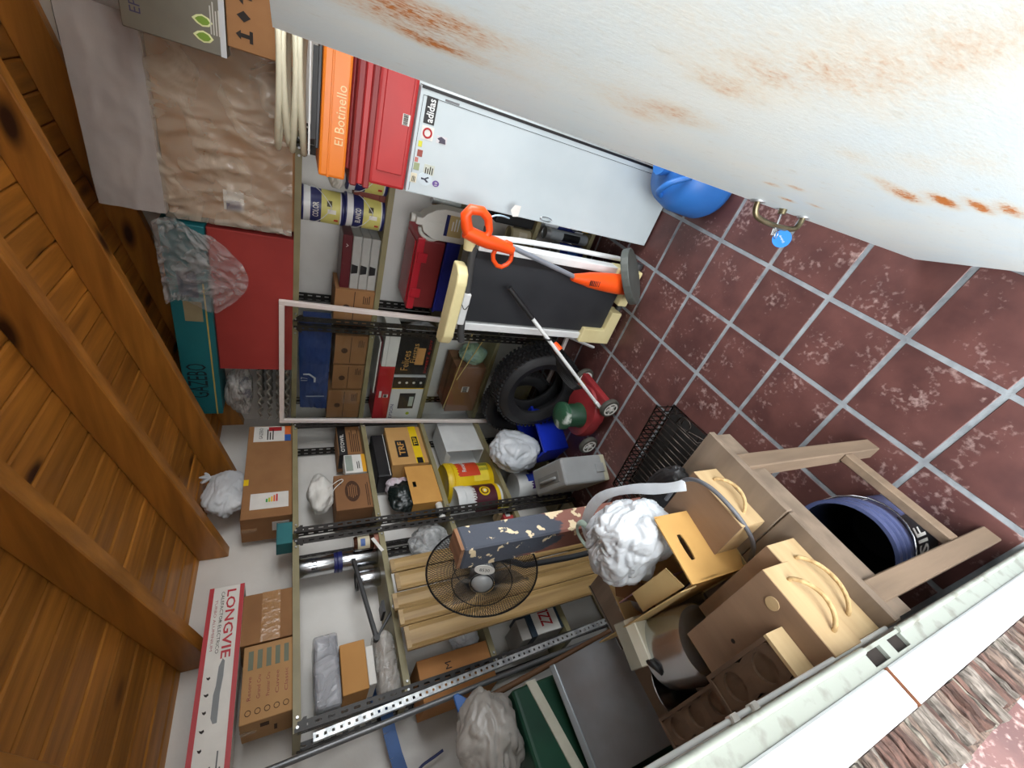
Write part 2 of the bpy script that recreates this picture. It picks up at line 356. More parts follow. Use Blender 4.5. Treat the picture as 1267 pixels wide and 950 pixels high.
# slate strips on the reveal, each stone its own piece
SLATE = [mat('slate_%d' % i, c, .9, col2=c2, scale=45, stretch=(.8, 2, 2.4), bump=.8, bscale=90, thr=(.38, .6)) for i, (c, c2) in enumerate(
    (((128, 110, 98), (78, 66, 60)), ((142, 133, 124), (92, 85, 78)), ((110, 82, 72), (72, 54, 48)), ((138, 132, 120), (58, 52, 46))))]
cl = struct('wall_cladding', M().box(-.158, -.103, .592, .62, -.04, 2.02), SLATE[2])
z = -.04; k = 0
while z < 2.0:
    h = random.uniform(.014, .03); x0 = -.172+random.uniform(-.008, .012)
    d = random.uniform(.574, .588)
    m = M(); n = 6
    pts = []
    for i in range(n+1):
        t = i/n; x = x0+( -.104-x0)*t
        pts.append((x, d+random.uniform(-.002, .002), z+random.uniform(0, .002), z+h-.0015-random.uniform(0, .002)))
    P = []
    for x, yy, za, zb in pts: P += [(x, yy, za), (x, yy, zb), (x, .60, zb), (x, .60, za)]
    F = [(0,1,2,3), (4*n, 4*n+3, 4*n+2, 4*n+1)]
    for i in range(n):
        a = 4*i; b = a+4; F += [(a, b, b+1, a+1), (a+1, b+1, b+2, a+2), (a+2, b+2, b+3, a+3), (a+3, b+3, b, a)]
    obj('stone', m.add(P, F), SLATE[random.randrange(4)], cl)
    z += h; k += 1
# outer face of the wall carries on with the same slate
z = -.04
oc = struct('wall_cladding_outer', M().box(-.185, -.16, .62, 2.4, -.04, 2.4), SLATE[0])
# thin electrical conduit with two clips on the inner edge of the jamb
cb = thing('wall_cable', 'thin pale cable running up the inner edge of the white door jamb', 'cable', (-.004, .63, .9))
obj('cable', M().tube([(0, 0, -.1), (0, 0, .2), (0, .002, .5), (0, 0, 1.05)], .004, 8), WHITE, cb, smooth=60)
for zc in (.355, .405): obj('clip', M().box(-.007, .006, -.008, .008, zc-.008, zc+.008), PAPER, cb, bevel=.002, seg=1)

# ------------------------------------------------------------------ the rusty white steel door, standing open on the right
DDIR = Vector((.963, .268, 0)).normalized(); DN_ = Vector((-DDIR.y, DDIR.x, 0))
DP = Vector((.731, .022, 0))                   # free edge
DW = .80
def door_material():
    m = bpy.data.materials.new('rusty_white_door'); m.use_nodes = True; N = m.node_tree.nodes; L = m.node_tree.links
    b = N['Principled BSDF']; b.inputs['Roughness'].default_value = .45
    tc = N.new('ShaderNodeTexCoord')
    def nz(sc, st, det=8):
        mp = N.new('ShaderNodeMapping'); mp.inputs['Scale'].default_value = st; L.new(tc.outputs['Object'], mp.inputs[0])
        n = N.new('ShaderNodeTexNoise'); n.inputs['Scale'].default_value = sc; n.inputs['Detail'].default_value = det; n.inputs['Roughness'].default_value = .65; L.new(mp.outputs[0], n.inputs[0]); return n
    def math_(op, a, c):
        n = N.new('ShaderNodeMath'); n.operation = op; n.use_clamp = False
        for i, v in enumerate((a, c)):
            if isinstance(v, (int, float)): n.inputs[i].default_value = v
            else: L.new(v, n.inputs[i])
        return n.outputs[0]
    sx = N.new('ShaderNodeSeparateXYZ'); L.new(tc.outputs['Object'], sx.inputs[0])
    # stains with their own shapes: ellipses on the sheet (x from free edge, z height), soft, broken by noise
    stains = DOOR_STAINS
    tot = None; warp = nz(5, (1, 1, .6), 4)
    wv = math_('MULTIPLY', math_('SUBTRACT', warp.outputs[0], .5), .045)
    for (cx, cz, rx, rz, a) in stains:
        dx = math_('DIVIDE', math_('SUBTRACT', math_('ADD', sx.outputs[0], wv), cx), rx); dz = math_('DIVIDE', math_('SUBTRACT', math_('ADD', sx.outputs[2], wv), cz), rz)
        d = math_('ADD', math_('MULTIPLY', dx, dx), math_('MULTIPLY', dz, dz))
        e = math_('MULTIPLY', math_('POWER', 2.718, math_('MULTIPLY', d, -1)), a)
        tot = e if tot is None else math_('ADD', tot, e)
    fine = nz(230, (1, 1, .45), 8)
    blot = nz(22, (1, 1, .6), 8)
    f = math_('MULTIPLY', tot, math_('ADD', math_('MULTIPLY', math_('POWER', fine.outputs[0], 2.5), 2.6), math_('MULTIPLY', math_('POWER', blot.outputs[0], 3.0), 2.4)))
    cl = N.new('ShaderNodeMapRange'); cl.inputs[1].default_value = .05; cl.inputs[2].default_value = 1.15; L.new(f, cl.inputs[0])
    base = N.new('ShaderNodeValToRGB'); base.color_ramp.elements[0].position = .3; base.color_ramp.elements[1].position = .7
    base.color_ramp.elements[0].color = (*lin((184, 200, 208)), 1); base.color_ramp.elements[1].color = (*lin((203, 205, 199)), 1)
    big = nz(3.5, (1, 1, .5), 6); L.new(big.outputs[0], base.inputs[0])
    grime = nz(90, (1, 1, .3), 6); gr = N.new('ShaderNodeMapRange'); gr.inputs[1].default_value = .58; gr.inputs[2].default_value = .75; gr.inputs[4].default_value = .35; L.new(grime.outputs[0], gr.inputs[0])
    m1 = N.new('ShaderNodeMix'); m1.data_type = 'RGBA'; L.new(gr.outputs[0], m1.inputs[0]); L.new(base.outputs[0], m1.inputs[6]); m1.inputs[7].default_value = (*lin((168, 160, 140)), 1)
    rc = N.new('ShaderNodeValToRGB'); rc.color_ramp.elements[0].color = (*lin((206, 186, 142)), 1); rc.color_ramp.elements[1].color = (*lin((168, 100, 42)), 1); L.new(cl.outputs[0], rc.inputs[0])
    m2 = N.new('ShaderNodeMix'); m2.data_type = 'RGBA'; L.new(cl.outputs[0], m2.inputs[0]); L.new(m1.outputs[2], m2.inputs[6]); L.new(rc.outputs[0], m2.inputs[7])
    L.new(m2.outputs[2], b.inputs['Base Color'])
    bp = N.new('ShaderNodeBump'); bp.inputs['Strength'].default_value = .15; bp.inputs['Distance'].default_value = .004; L.new(fine.outputs[0], bp.inputs['Height']); L.new(bp.outputs[0], b.inputs['Normal'])
    return m
def door_px(x, y):
    p = onp(x, y, DP, DN_); return (DP-p).dot(DDIR), p.z
DOOR_STAINS = []
# (photo px centre) turned into places on the sheet: distance from free edge and height, then size and strength
for px_, py_, rx, rz, a in ((505, 12, .035, .10, 1.0), (540, 55, .016, .05, 1.1), (450, 8, .03, .08, .5), (580, 30, .02, .05, .4), (790, 138, .022, .05, .6), (840, 138, .024, .06, .75), (900, 105, .022, .06, .6), (960, 95, .02, .06, .5), (1030, 92, .02, .06, .5), (1100, 80, .02, .06, .4), (1180, 62, .022, .06, .4), (1250, 40, .025, .06, .35), (1130, 125, .05, .10, .2), (1060, 190, .02, .06, .35), (1140, 200, .02, .06, .3), (1210, 195, .03, .08, .3),
                           (1120, 240, .013, .05, 1.6), (1165, 246, .013, .05, 1.9), (1215, 252, .013, .05, 1.9), (1258, 257, .012, .05, 1.5), (955, 227, .008, .02, 1.3), (985, 231, .008, .025, 1.3), (975, 246, .008, .03, 1.1), (1010, 253, .008, .03, 1.0), (1090, 222, .012, .06, .5), (760, 112, .025, .06, .3), (870, 45, .06, .12, .16), (700, 60, .06, .12, .12), (1000, 15, .08, .15, .16), (640, 95, .02, .06, .25)):
    s_, z_ = door_px(px_, py_); DOOR_STAINS.append((s_, z_, rx, rz, a))
DM = door_material()
dang = math.atan2(-DDIR.y, -DDIR.x)
door = bpy.data.objects.new('door_1', None); COL.objects.link(door); door.location = DP; door.rotation_euler = (0, 0, dang); door['kind'] = 'structure'
# local: x from the free edge towards the hinge, the seen face at y=0 (towards -y local side), z up
side = 1 if (Matrix.Rotation(dang, 3, 'Z') @ Vector((0, 1, 0))).dot(DN_) > 0 else -1
# slightly bowed steel sheet folded round the free edge
def skin(u, v):
    x = DW*u; zz = .03+1.885*v
    bow = .004*sin(pi*v)*sin(pi*u)
    return (x, side*bow, zz)
dm = M().grid(skin, 24, 40)
obj('sheet', dm, DM, door, smooth=60)
obj('leaf', M().box(0, DW, -side*.036 if side > 0 else .0006, -.0006*side if side > 0 else .036, .03, 1.915), DM, door, bevel=.003, seg=1)
obj('edge_strip', M().box(-.004, 0, min(0, -side*.034), max(0, -side*.034), .03, 1.915), JW, door)
# pull handle, lock plate, key with round tag
s1, z1 = door_px(921, 247); s2, z2 = door_px(977, 267)
hz0, hz1 = .93, 1.05
hc = max(.012, (s1+s2)/2)
print('door handle', s1, z1, s2, z2)
BRASS = mat('tarnished_bronze', (138, 130, 104), .35, .9, col2=(110, 100, 76), scale=20)
hx = .016
ha, hb = z1, min(z2, z1) - .0 if False else z2
zt, zb_ = max(z1, z2), min(z1, z2)
if zt-zb_ < .05: zt = zb_+.11
hd = obj('door_handle', M().tube([(hx, 0, zt), (hx, side*.022, zt-.002), (hx, side*.036, zt-.02), (hx, side*.040, (zt+zb_)/2), (hx, side*.036, zb_+.02), (hx, side*.022, zb_+.002), (hx, 0, zb_)], .0065, 10, smooth=2), BRASS, door, smooth=60)
obj('rosette', M().cyl((hx, 0, zt), (hx, side*.004, zt), .016).cyl((hx, 0, zb_), (hx, side*.004, zb_), .014), STEEL, hd, smooth=40)
lk = obj('lock_cylinder', M().cyl((hx+.004, 0, (zt+zb_)/2), (hx+.004, side*.012, (zt+zb_)/2), .009), BRASS, door, smooth=40)
zk = (zt+zb_)/2
kt = thing('key_with_tag', 'key in the steel door lock with a round blue tag hanging from it', 'key', DP, 0, rot=(0, 0, dang))
obj('key', M().box(hx+.002, hx+.005, side*.012 if side > 0 else -.05, .05 if side > 0 else -.012, zk-.003, zk+.003).box(hx+.002, hx+.0045, min(side*.046, side*.062), max(side*.046, side*.062), zk-.009, zk+.009), CHROME, kt, bevel=.0008, seg=1)
obj('key_ring', M().tube([(hx+.003+.009*cos(t*pi/8)*.3, side*.058+.009*sin(t*pi/8), zk-.012+.010*cos(t*pi/8)) for t in range(16)], .0011, 6, closed=True), CHROME, kt, smooth=60)
TAGB = mat('blue_tag_plastic', (40, 128, 214), .35, col2=(34, 118, 204), scale=9)
tcn = Vector((hx, side*.062, zk-.045))
# the tag faces the viewer: a round disc
kx = Matrix.Rotation(-dang, 3, 'Z') @ (EYEP-(DP+Matrix.Rotation(dang, 3, 'Z') @ tcn)); kx.normalize()
u_, q_, w_ = frame(kx)
tg = obj('tag', M().cyl(tcn-w_*.0015, tcn+w_*.0015, .021, n=28), TAGB, kt, smooth=40)
text('Deltop', .020, .006, WHITE, tg, tcn+w_*.0015, u=(u_*.6+q_*.8), q=(q_*.6-u_*.8), off=.0004)
# ================================================================== SHELVING
LV_L = (1.866, 1.425, .99, .53, .07); LV_R = (1.875, 1.43, .98, .51, .07)
LF, RF = 2.22, 2.40           # front planes of the two shelf runs
def post_mesh(h):
    m = M(); p = .05; n = int(h/p)
    for a in (0, 1):
        u = (1,0,0) if a == 0 else (0,1,0)
        for i in range(n):
            z = i*p
            m.ring([(0, z), (.035, z), (.035, z+p), (0, z+p)], [(.013, z+.012), (.022, z+.012), (.022, z+.038), (.013, z+.038)], .0018, o=(0,0,0), u=u)
    return m.mesh('post')
PM = post_mesh(1.90)
BOLT = M().cyl((0, 0, 0), (0, -.005, 0), .0055, n=8).mesh('bolt')
def shelf_mesh(w, d):
    m = M().box(0, w, 0, d, -.0015, 0)
    m.box(0, w, 0, .0015, -.03, -.0015).box(0, w, d-.0015, d, -.03, -.0015).box(0, .0015, .0015, d-.0015, -.03, -.0015).box(w-.0015, w, .0015, d-.0015, -.03, -.0015)
    m.box(0, w, .0015, .012, -.03, -.0285)
    return m.mesh('shelf')
def rack(label_, loc, rz, w, d, levels):
    t = thing('metal_shelving', label_, 'shelving', loc, rz, 'khaki shelf racks with dark posts')
    sm_ = shelf_mesh(w, d)
    for z in levels: obj('shelf', sm_, KHAKI, t, loc=(0, 0, z))
    for x, y, r in ((0, -.002, 0), (w, -.002, pi/2), (0, d+.002, -pi/2), (w, d+.002, pi)): obj('post', PM, POST, t, loc=(x, y, 0), rot=(0, 0, r))
    bm_ = M().prism([(0,0),(.045,0),(.045,.012),(.012,.045),(0,.045)], .002).mesh('gusset')
    for x, sx in ((.0, 1), (w, -1)):
        g_ = obj('gusset', bm_, POST, t, loc=(x, -.004, levels[0]-.05)); g_.scale = (sx, 1, 1)
        for z in levels[:3]:
            for dx in (.016, .05): obj('bolt', BOLT, STEEL, t, loc=(x+sx*dx, -.004, z-.016))
    return t
rack('khaki metal shelf rack on the left wall next to the corner', (1.485, LF, 0), 0, .865, .28, LV_L)
rack('khaki metal shelf rack on the left wall behind the standing wood panels', (.585, LF, 0), 0, .865, .28, LV_L)
rack('khaki metal shelf rack behind the leaning glass window sash', (RF, 2.31, 0), -pi/2, .85, .30, LV_R)
rack('khaki metal shelf rack holding the stacked paint cans', (RF, 1.43, 0), -pi/2, .955, .30, LV_R)
rack('khaki metal shelf rack behind the white fridge', (RF, .465, 0), -pi/2, .86, .30, LV_R)

# ------------------------------------------------------------------ box placing helpers
def fit(wall, y0, y1, xt, xb, front):
    ax = 'y' if wall == 'L' else 'x'
    a = on(xb, y0, ax, front); b = on(xb, y1, ax, front); t = on(xt, (y0+y1)/2, ax, front)
    w = abs(a.x-b.x) if wall == 'L' else abs(a.y-b.y)
    c = (a+b)/2
    return c, w, t.z
def place(name, lab, cat, wall, pxs, front, base, group=None):
    c, w, zt = fit(wall, *pxs, front)
    loc = (c.x, front, base) if wall == 'L' else (front, c.y, base)
    t = thing(name, lab, cat, loc, 0 if wall == 'L' else -pi/2, group)
    return t, w, zt-base
def carton(name, lab, wall, pxs, front, depth, base, ma=CARD, cat='box', group=None, tape=None, h=None, bev=.0025):
    t, w, hh = place(name, lab, cat, wall, pxs, front, base, group)
    h = h or hh
    obj('body', M().box(-w/2, w/2, 0, depth, 0, h), ma, t, bevel=bev, seg=1)
    if tape is not None:
        tp = M().box(-w/2-.0008, w/2+.0008, depth*.42, depth*.58, h, h+.0008).box(-w/2-.0012, -w/2, depth*.42, depth*.58, h*.7, h+.0008).box(w/2, w/2+.0012, depth*.42, depth*.58, h*.7, h+.0008)
        obj('tape', tp, tape, t)
        obj('flap_seam', M().box(-w/2+.002, w/2-.002, depth*.498, depth*.502, h, h+.0004), BROWNINK, t)
    return t, w, h
def lines(parent, x0, x1, z0, z1, n, ma, y=0, name='printed_lines', vert=False):
    m = M()
    for i in range(n):
        if vert:
            a = x0+(x1-x0)*(i+.2)/n; m.box(a, a+(x1-x0)/n*.45, y-.0012, y-.0002, z0, z1-(z1-z0)*random.uniform(0, .3))
        else:
            a = z0+(z1-z0)*(i+.25)/n; m.box(x0, x1-(x1-x0)*random.uniform(0, .35), y-.0012, y-.0002, a, a+(z1-z0)/n*.45)
    return obj(name, m, ma, parent)
def barcode(parent, x0, x1, z0, z1, y=0):
    b = label(parent, x0, x1, z0, z1, PAPER, y, 'barcode_label'); m = M(); x = x0+.002
    while x < x1-.003:
        w = random.choice((.0008, .0016, .0022)); m.box(x, x+w, y-.002, y-.0012, z0+(z1-z0)*.25, z1-(z1-z0)*.12); x += w+random.choice((.0010, .0018))
    obj('bars', m, INK, b); return b
def crumple(seed, a=.18, b=.10, s=1.5):
    """lumpy volume with long folds running mostly one way and fine creases, like a thin plastic bag"""
    o = Vector((seed*3.1, seed*1.7, seed*.9)); rm = Matrix.Rotation(seed*.7, 3, 'X') @ Matrix.Rotation(seed*.4, 3, 'Y')
    def fn(d):
        q = d+Vector((noise.noise(d*1.8+o), noise.noise(d*1.8+o*1.7), noise.noise(d*1.8+o*.6)))*.35
        q = rm @ q
        n1 = noise.noise(d*s+o)
        c1 = abs(noise.noise(Vector((q.x*2.4, q.y*2.4, q.z*1.0))+o*1.3)); c2 = abs(noise.noise(Vector((q.x*6.5, q.y*6.5, q.z*1.6))+o*2)); c3 = abs(noise.noise(Vector((q.x*4, q.y*12, q.z*9))+o))
        return 1+a*n1+b*(.62*(min(c1, .30)/.30-.6)+.26*(min(c2, .28)/.28-.6)+.10*(min(c3, .2)/.2-.6))
    return fn
def bag(name, lab, c, r, seed, ma, cat='bag', flat=True, knot=None, group=None, a=.2, b=.12, hang=None, nu=96, nv=64):
    t = thing(name, lab, cat, (c[0], c[1], c[2]), 0, group); f = crumple(seed, a, b)
    m = M().blob((0, 0, r[2]*.92), r, f, nu, nv)
    if flat: m.v = [(x, y, max(z, .001+.004*abs(noise.noise(Vector((x*30, y*30, seed)))))) for x, y, z in m.v]
    obj('body', m, ma, t, smooth=80)
    if knot:
        k = Vector(knot)*1.0; m2 = M()
        for i in range(5):
            an = i*1.26+seed; tip = k+Vector((cos(an)*.035, sin(an)*.03, .035+.012*sin(i*2.)))
            m2.tube([k-Vector((0,0,.03)), k, (k+tip)/2+Vector((.004*sin(i), 0, 0)), tip], [.016, .009, .013, .004], 8, smooth=1)
        obj('tied_neck', m2, ma, t, smooth=80)
    return t, m
def can(name, lab, loc, r, h, ma, lid, cat='can', group=None, band=None, rim=.004):
    t = thing(name, lab, cat, loc, 0, group)
    obj('body', M().lathe([(r*.97, 0), (r, .004), (r, h*.93), (r*.97, h*.95)], 32), ma, t, smooth=40)
    obj('lid', M().lathe([(r+rim, h*.90), (r+rim, h), (r*.9, h), (r*.88, h-.006), (0, h-.006)], 32), lid, t, smooth=40)
    return t
def wrap_label(parent, r, z0, z1, a0, a1, ma, name='label', n=16, t=.0012):
    """sticker curved round a can between two directions"""
    m = M(); P = []
    for i in range(n+1):
        a = a0+(a1-a0)*i/n
        for rr, z in ((r, z0), (r+t, z0), (r+t, z1), (r, z1)): P.append((rr*cos(a), rr*sin(a), z))
    F = [(0,1,2,3), (4*n+3, 4*n+2, 4*n+1, 4*n)]
    for i in range(n):
        a, b = 4*i, 4*i+4; F += [(a, b, b+1, a+1), (a+1, b+1, b+2, a+2), (a+2, b+2, b+3, a+3), (a+3, b+3, b, a)]
    return obj(name, m.add(P, F), ma, parent, smooth=30)
def arc_text(s, parent, r, z, h, ac, span, ma, name='lettering', t=.0026):
    vs, fs, x0, x1, y0, y1 = textmesh(s); P = []
    for v in vs:
        a = ac+((v.x-(x0+x1)/2)/(x1-x0))*span; P.append(((r+t)*cos(a), (r+t)*sin(a), z+((v.y-(y0+y1)/2)/(y1-y0))*h))
    me = bpy.data.meshes.new(name); me.from_pydata(P, [], fs); me.materials.append(ma); return obj(name, me, ma, parent)

# ================================================================== LEFT WALL, TOP SHELF
B0 = LV_L[0]
t, w, h = carton('cardboard_box', 'long brown carton with energy label and orange label, under the white bag, top shelf', 'L', (526, 636, 303, 361), 2.255, .215, B0, CARD, tape=TAPE)
lb = label(t, w*.30, w*.49, h*.18, h*.88, PAPER, name='white_label'); text('GAZEBO', .10, .02, INK, lb, (w*.40, -.0012, h*.72)); lines(lb, w*.32, w*.46, h*.42, h*.6, 3, INK, -.0012)
label(t, w*.30, w*.38, h*.04, h*.18, G(40, 90, 170), name='blue_label'); label(t, w*.38, w*.49, h*.04, h*.18, G(220, 110, 50), name='orange_label')
label(t, w*.43, w*.48, h*.25, h*.55, REDINK, -.0012, 'red_patch')
lb = label(t, -w*.42, -w*.27, h*.08, h*.84, PAPER, name='energy_label')
for i, c in enumerate(((40, 150, 60), (190, 200, 40), (240, 190, 40), (230, 110, 40), (200, 40, 40))): label(t, -w*.36, -w*(.33-.01*i), h*(.5-.05*i), h*(.535-.05*i), G(*c), -.0012, 'energy_bar')
label(t, -w*.18, -w*.12, h*.90, h*1.0, YELLOW, name='yellow_sticker')
obj('side_label', M().box(-w/2-.0014, -w/2, .05, .13, h*.06, h*.4), PAPER, t)
t, w, h = carton('teal_box', 'small teal cardboard box at the front edge beside the long brown carton', 'L', (645, 671, 342, 361), 2.224, .10, B0, mat('teal_card', (36, 112, 116), .6, col2=(28, 96, 102), scale=6))
label(t, -w*.5, w*.5, h*.93, h, G(24, 84, 88), name='lid_edge')
zc = on(300, 770, 'y', 2.24).z
t, w, h = carton('taped_box', 'plain brown carton sealed with shiny tape under the heater box', 'L', (726, 785, 300, 361), 2.235, .22, B0, CARD, tape=TAPE)
obj('front_tape', M().box(-w/2, w/2, -.001, 0, h*.25, h*.62), TAPE, t)
t, w, h = carton('wine_carton', 'brown carton with red script lettering and five green bars, top shelf', 'L', (787, 878, 300, 361), 2.235, .22, B0, mat('pale_card', (176, 136, 90), .85, col2=(164, 124, 80), scale=6), tape=TAPE)
for i in range(5):
    z0 = h*(.08+.18*i); label(t, w*.16, w*.42, z0, z0+h*.10, G(88, 96, 72), name='green_panel')
    text(('Classic', 'Cuvee', 'Premier Cru', 'Grand Cru', 'Reserve')[i], w*.30, h*.07, G(130, 50, 36), t, (-w*.08, 0, z0+h*.05), name='script')
    obj('printed_ring', M().ring([(-w*.38+.011*cos(a*pi/8), z0+h*.05+.011*sin(a*pi/8)) for a in range(16)], [(-w*.38+.0085*cos(a*pi/8), z0+h*.05+.0085*sin(a*pi/8)) for a in range(16)], .001), BROWNINK, t)
obj('side_print', M().box(-w/2-.0012, -w/2, .04, .08, h*.45, h*.62).box(-w/2-.0012, -w/2, .10, .16, h*.3, h*.36), BROWNINK, t)
ztop = max(B0+h, B0+.2)
# heater box lying on the two cartons, printed upside down
xa = on(298, 722, 'y', 2.225).x; hb = on(255, 735, 'y', 2.225).z-on(298, 735, 'y', 2.225).z
Lw = .92
REDB = mat('red_border_print', (176, 40, 48), .5, col2=(168, 34, 42), scale=6)
t = thing('heater_box', 'long white heater box with red borders, lying upside down on the cartons', 'box', (xa-Lw/2, 2.225, ztop+.003))
obj('body', M().box(-Lw/2, Lw/2, 0, .13, 0, hb), PAPER, t, bevel=.002, seg=1)
for z0, z1_ in ((0, hb*.13), (hb*.87, hb)): obj('red_border', M().box(-Lw/2, Lw/2, -.001, 0, z0, z1_), REDB, t)
flip = dict(u=(-1, 0, 0), q=(0, 0, -1))
text('LONGVIE', .30, hb*.26, G(184, 30, 44), t, (Lw*.5-.17, 0, hb*.36), **flip)
text('CALEFACTOR ELECTRICO', .27, hb*.09, INK, t, (Lw*.5-.16, 0, hb*.60), **flip)
text('TURBO ALUMINIUM', .22, hb*.07, G(160, 70, 74), t, (Lw*.5-.17, 0, hb*.76), **flip)
ht = obj('heater_picture', M().prism([(.0, .40), (.10, .40), (.16, .36), (.22, .36), (.23, .42), (.20, .50), (.13, .52), (.10, .56), (.02, .56), (.0, .50)], .001, o=(Lw*.5-.55, 0, 0), q=(0, 0, hb)), G(120, 124, 126), t)
lines(t, -Lw*.5+.03, -Lw*.5+.30, hb*.2, hb*.5, 4, G(90, 90, 92))
for i in range(5): obj('handling_mark', M().prism([(.0, -.3), (.5, -.2), (.3, .1), (.5, .5), (-.1, .3), (-.4, .0)], .001, o=(Lw*.08-.06*i, 0, hb*.72), u=(.014, 0, 0), q=(0, 0, .018+.004*(i % 2))), INK, t)
t = thing('corrugated_roll', 'folded corrugated cardboard sticking out behind the heater box', 'cardboard', (1.0, 2.41, B0+.215))
m = M()
for i in range(9): m.cyl((-.25, -.03+.01*i*.8, .03+.022*sin(i*2.3)), (.235+.01*sin(i*5), -.03+.01*i*.8, .03+.022*sin(i*2.3)), .009, n=8)
m.box(-.25, .24, -.035, .045, 0, .085)
obj('sheet', m, CARDD, t)
bag('plastic_bag', 'knotted white plastic bag standing on the long brown carton, top shelf', (1.90, 2.335, on(303, 600, 'y', 2.26).z+.004), (.155, .075, .105), 3, BAG, knot=(.12, -.01, .185))

# ------------------------------------------------------------------ left wall, second shelf (rack by the corner)
B1 = LV_L[1]
t, w, h = carton('banded_box', 'brown carton with a black band and pale capital letters, second shelf by the corner', 'L', (527, 561, 417, 450), 2.30, .18, B1)
obj('black_band', M().box(-w/2-.001, w/2+.001, -.0012, .14, h*.62, h*.97), BLACK, t)
text('OTOWIL', w*.62, h*.16, PAPER, t, (-w*.1, -.0014, h*.80)); lines(t, -w*.42, w*.42, h*.08, h*.5, 5, BROWNINK)
t, w, h = carton('lamp_box', 'small white carton with orange stripe beside the black banded carton', 'L', (561, 583, 426, 455), 2.262, .10, B1, PAPER)
label(t, -w/2, w/2, 0, h*.18, G(226, 164, 40), name='orange_stripe'); label(t, -w*.4, w*.45, h*.62, h*.95, G(150, 160, 150), name='picture'); lines(t, -w*.3, w*.2, h*.28, h*.45, 2, INK)
t, w, h = carton('logo_box', 'brown carton with a round printed emblem, second shelf by the dark post', 'L', (584, 626, 414, 465), 2.232, .20, B1, mat('brown_card', (132, 92, 58), .85, col2=(122, 84, 52), scale=6), tape=None)
ft = B1+h
disc(t, 0, h*.52, w*.30, h*.21, BROWNINK)
for i in range(5): obj('emblem_lines', M().box(-w*(.2-.03*abs(i-2)), w*(.2-.03*abs(i-2)), -.0022, -.0012, h*(.40+.055*i), h*(.42+.055*i)), CARD, t)
lines(t, -w*.45, w*.45, h*.06, h*.16, 2, BROWNINK); lines(t, w*.2, w*.46, h*.80, h*.92, 2, BROWNINK)
cbg, _ = bag('cloth_bag', 'white drawstring cloth bag lying on the emblem carton', (on(400, 612, 'y', 2.34).x, 2.325, ft+.001), (.135, .08, .075), 8, PAPER, a=.25, b=.06)
dx_ = on(412, 600, 'y', 2.228).x-cbg.location.x
obj('drawstring', M().tube([(dx_, -.06, .04), (dx_+.01, -.10, .0), (dx_+.03, -.103, -.03), (dx_+.035, -.103, -.05), (dx_+.02, -.103, -.055), (dx_, -.103, -.03), (dx_-.03, -.10, -.0), (dx_-.06, -.06, .03)], .0025, 6, smooth=2), PAPER, cbg, smooth=60)
NAVY = mat('navy_plastic', (30, 36, 96), .4, col2=(24, 30, 84), scale=6)
cx = on(420, 695, 'y', 2.36).x
h1 = .215
t = can('steel_tin', 'silver tin with navy rims standing on the second shelf under another tin', (cx, 2.36, B1), .052, h1, CHROME, NAVY, group='silver tins with navy lids')
t = can('steel_tin', 'upper silver tin with navy lid, stacked on the other tin', (cx, 2.36, B1+h1+.001), .052, .215, CHROME, NAVY, group='silver tins with navy lids')
obj('foot_band', M().lathe([(.053, 0), (.054, .002), (.054, .018), (.053, .02)], 32), NAVY, t, smooth=40); arc_text('BLICK', t, .052, .12, .028, -pi*.62, .9, INK)
t = can('steel_tin', 'short silver tin behind the black bracket', (cx-.12, 2.38, B1), .05, .13, CHROME, BLACK)
GLASSJ = mat('brown_jar_glass', (70, 40, 28), .12, col2=(50, 28, 20), scale=4, coat=.5)
t = thing('coffee_jar', 'glass jar with picture label standing on its copper lid at the shelf edge', 'jar', (on(455, 670, 'y', 2.27).x, 2.275, B1))
obj('lid', M().lathe([(.040, 0), (.042, .003), (.042, .022), (.040, .024)], 32), mat('copper_lid', (200, 140, 122), .3, .5, scale=6), t, smooth=40)
obj('glass', M().lathe([(.038, .024), (.041, .035), (.041, .125), (.034, .135), (0, .135)], 32), GLASSJ, t, smooth=40)
wrap_label(t, .041, .05, .115, -pi*.95, -pi*.25, G(196, 186, 160)); wrap_label(t, .0422, .075, .1, -pi*.8, -pi*.5, G(60, 90, 150), 'picture')
ps = tag(obj('paper_strip', M().bar((-.05, 0, .0), (.04, 0, .045), .002, .018), PAPER, loc=(on(468, 672, 'y', 2.21).x, 2.212, B1-.005)), 'narrow white paper strip stuck on the shelf edge below the coffee jar', 'paper strip')
# black folding bracket
P1, P2, P3, P4 = on(437, 692, 'y', 2.24), on(452, 755, 'y', 2.24), on(466, 790, 'y', 2.24), on(487, 752, 'y', 2.235)
br = thing('tripod_stand', 'folded black metal stand lying on the second shelf beside the silver tins', 'stand', P2)
lo = lambda p: tuple(Vector(p)-Vector(P2))
obj('arm', M().bar(lo(P1), lo(P3), .02, .024, up=(0, 1, 0)), BLACK, br, bevel=.003, seg=1)
obj('arm', M().bar(lo(P3), lo(P4), .012, .016, up=(0, 1, 0)), BLACK, br, bevel=.002, seg=1)
obj('knob', M().cyl(tuple(Vector(lo(P4))-Vector((0, .02, 0))), tuple(Vector(lo(P4))+Vector((0, .012, 0))), .011), STEEL, br, smooth=40)
obj('hinge', M().cyl(tuple(Vector(lo(P3))-Vector((0, .016, 0))), tuple(Vector(lo(P3))+Vector((0, .016, 0))), .014), BLACK, br, smooth=40)
obj('plate', M().box(-.02, .04, .02, .12, -.10, -.085), BLACK, br)

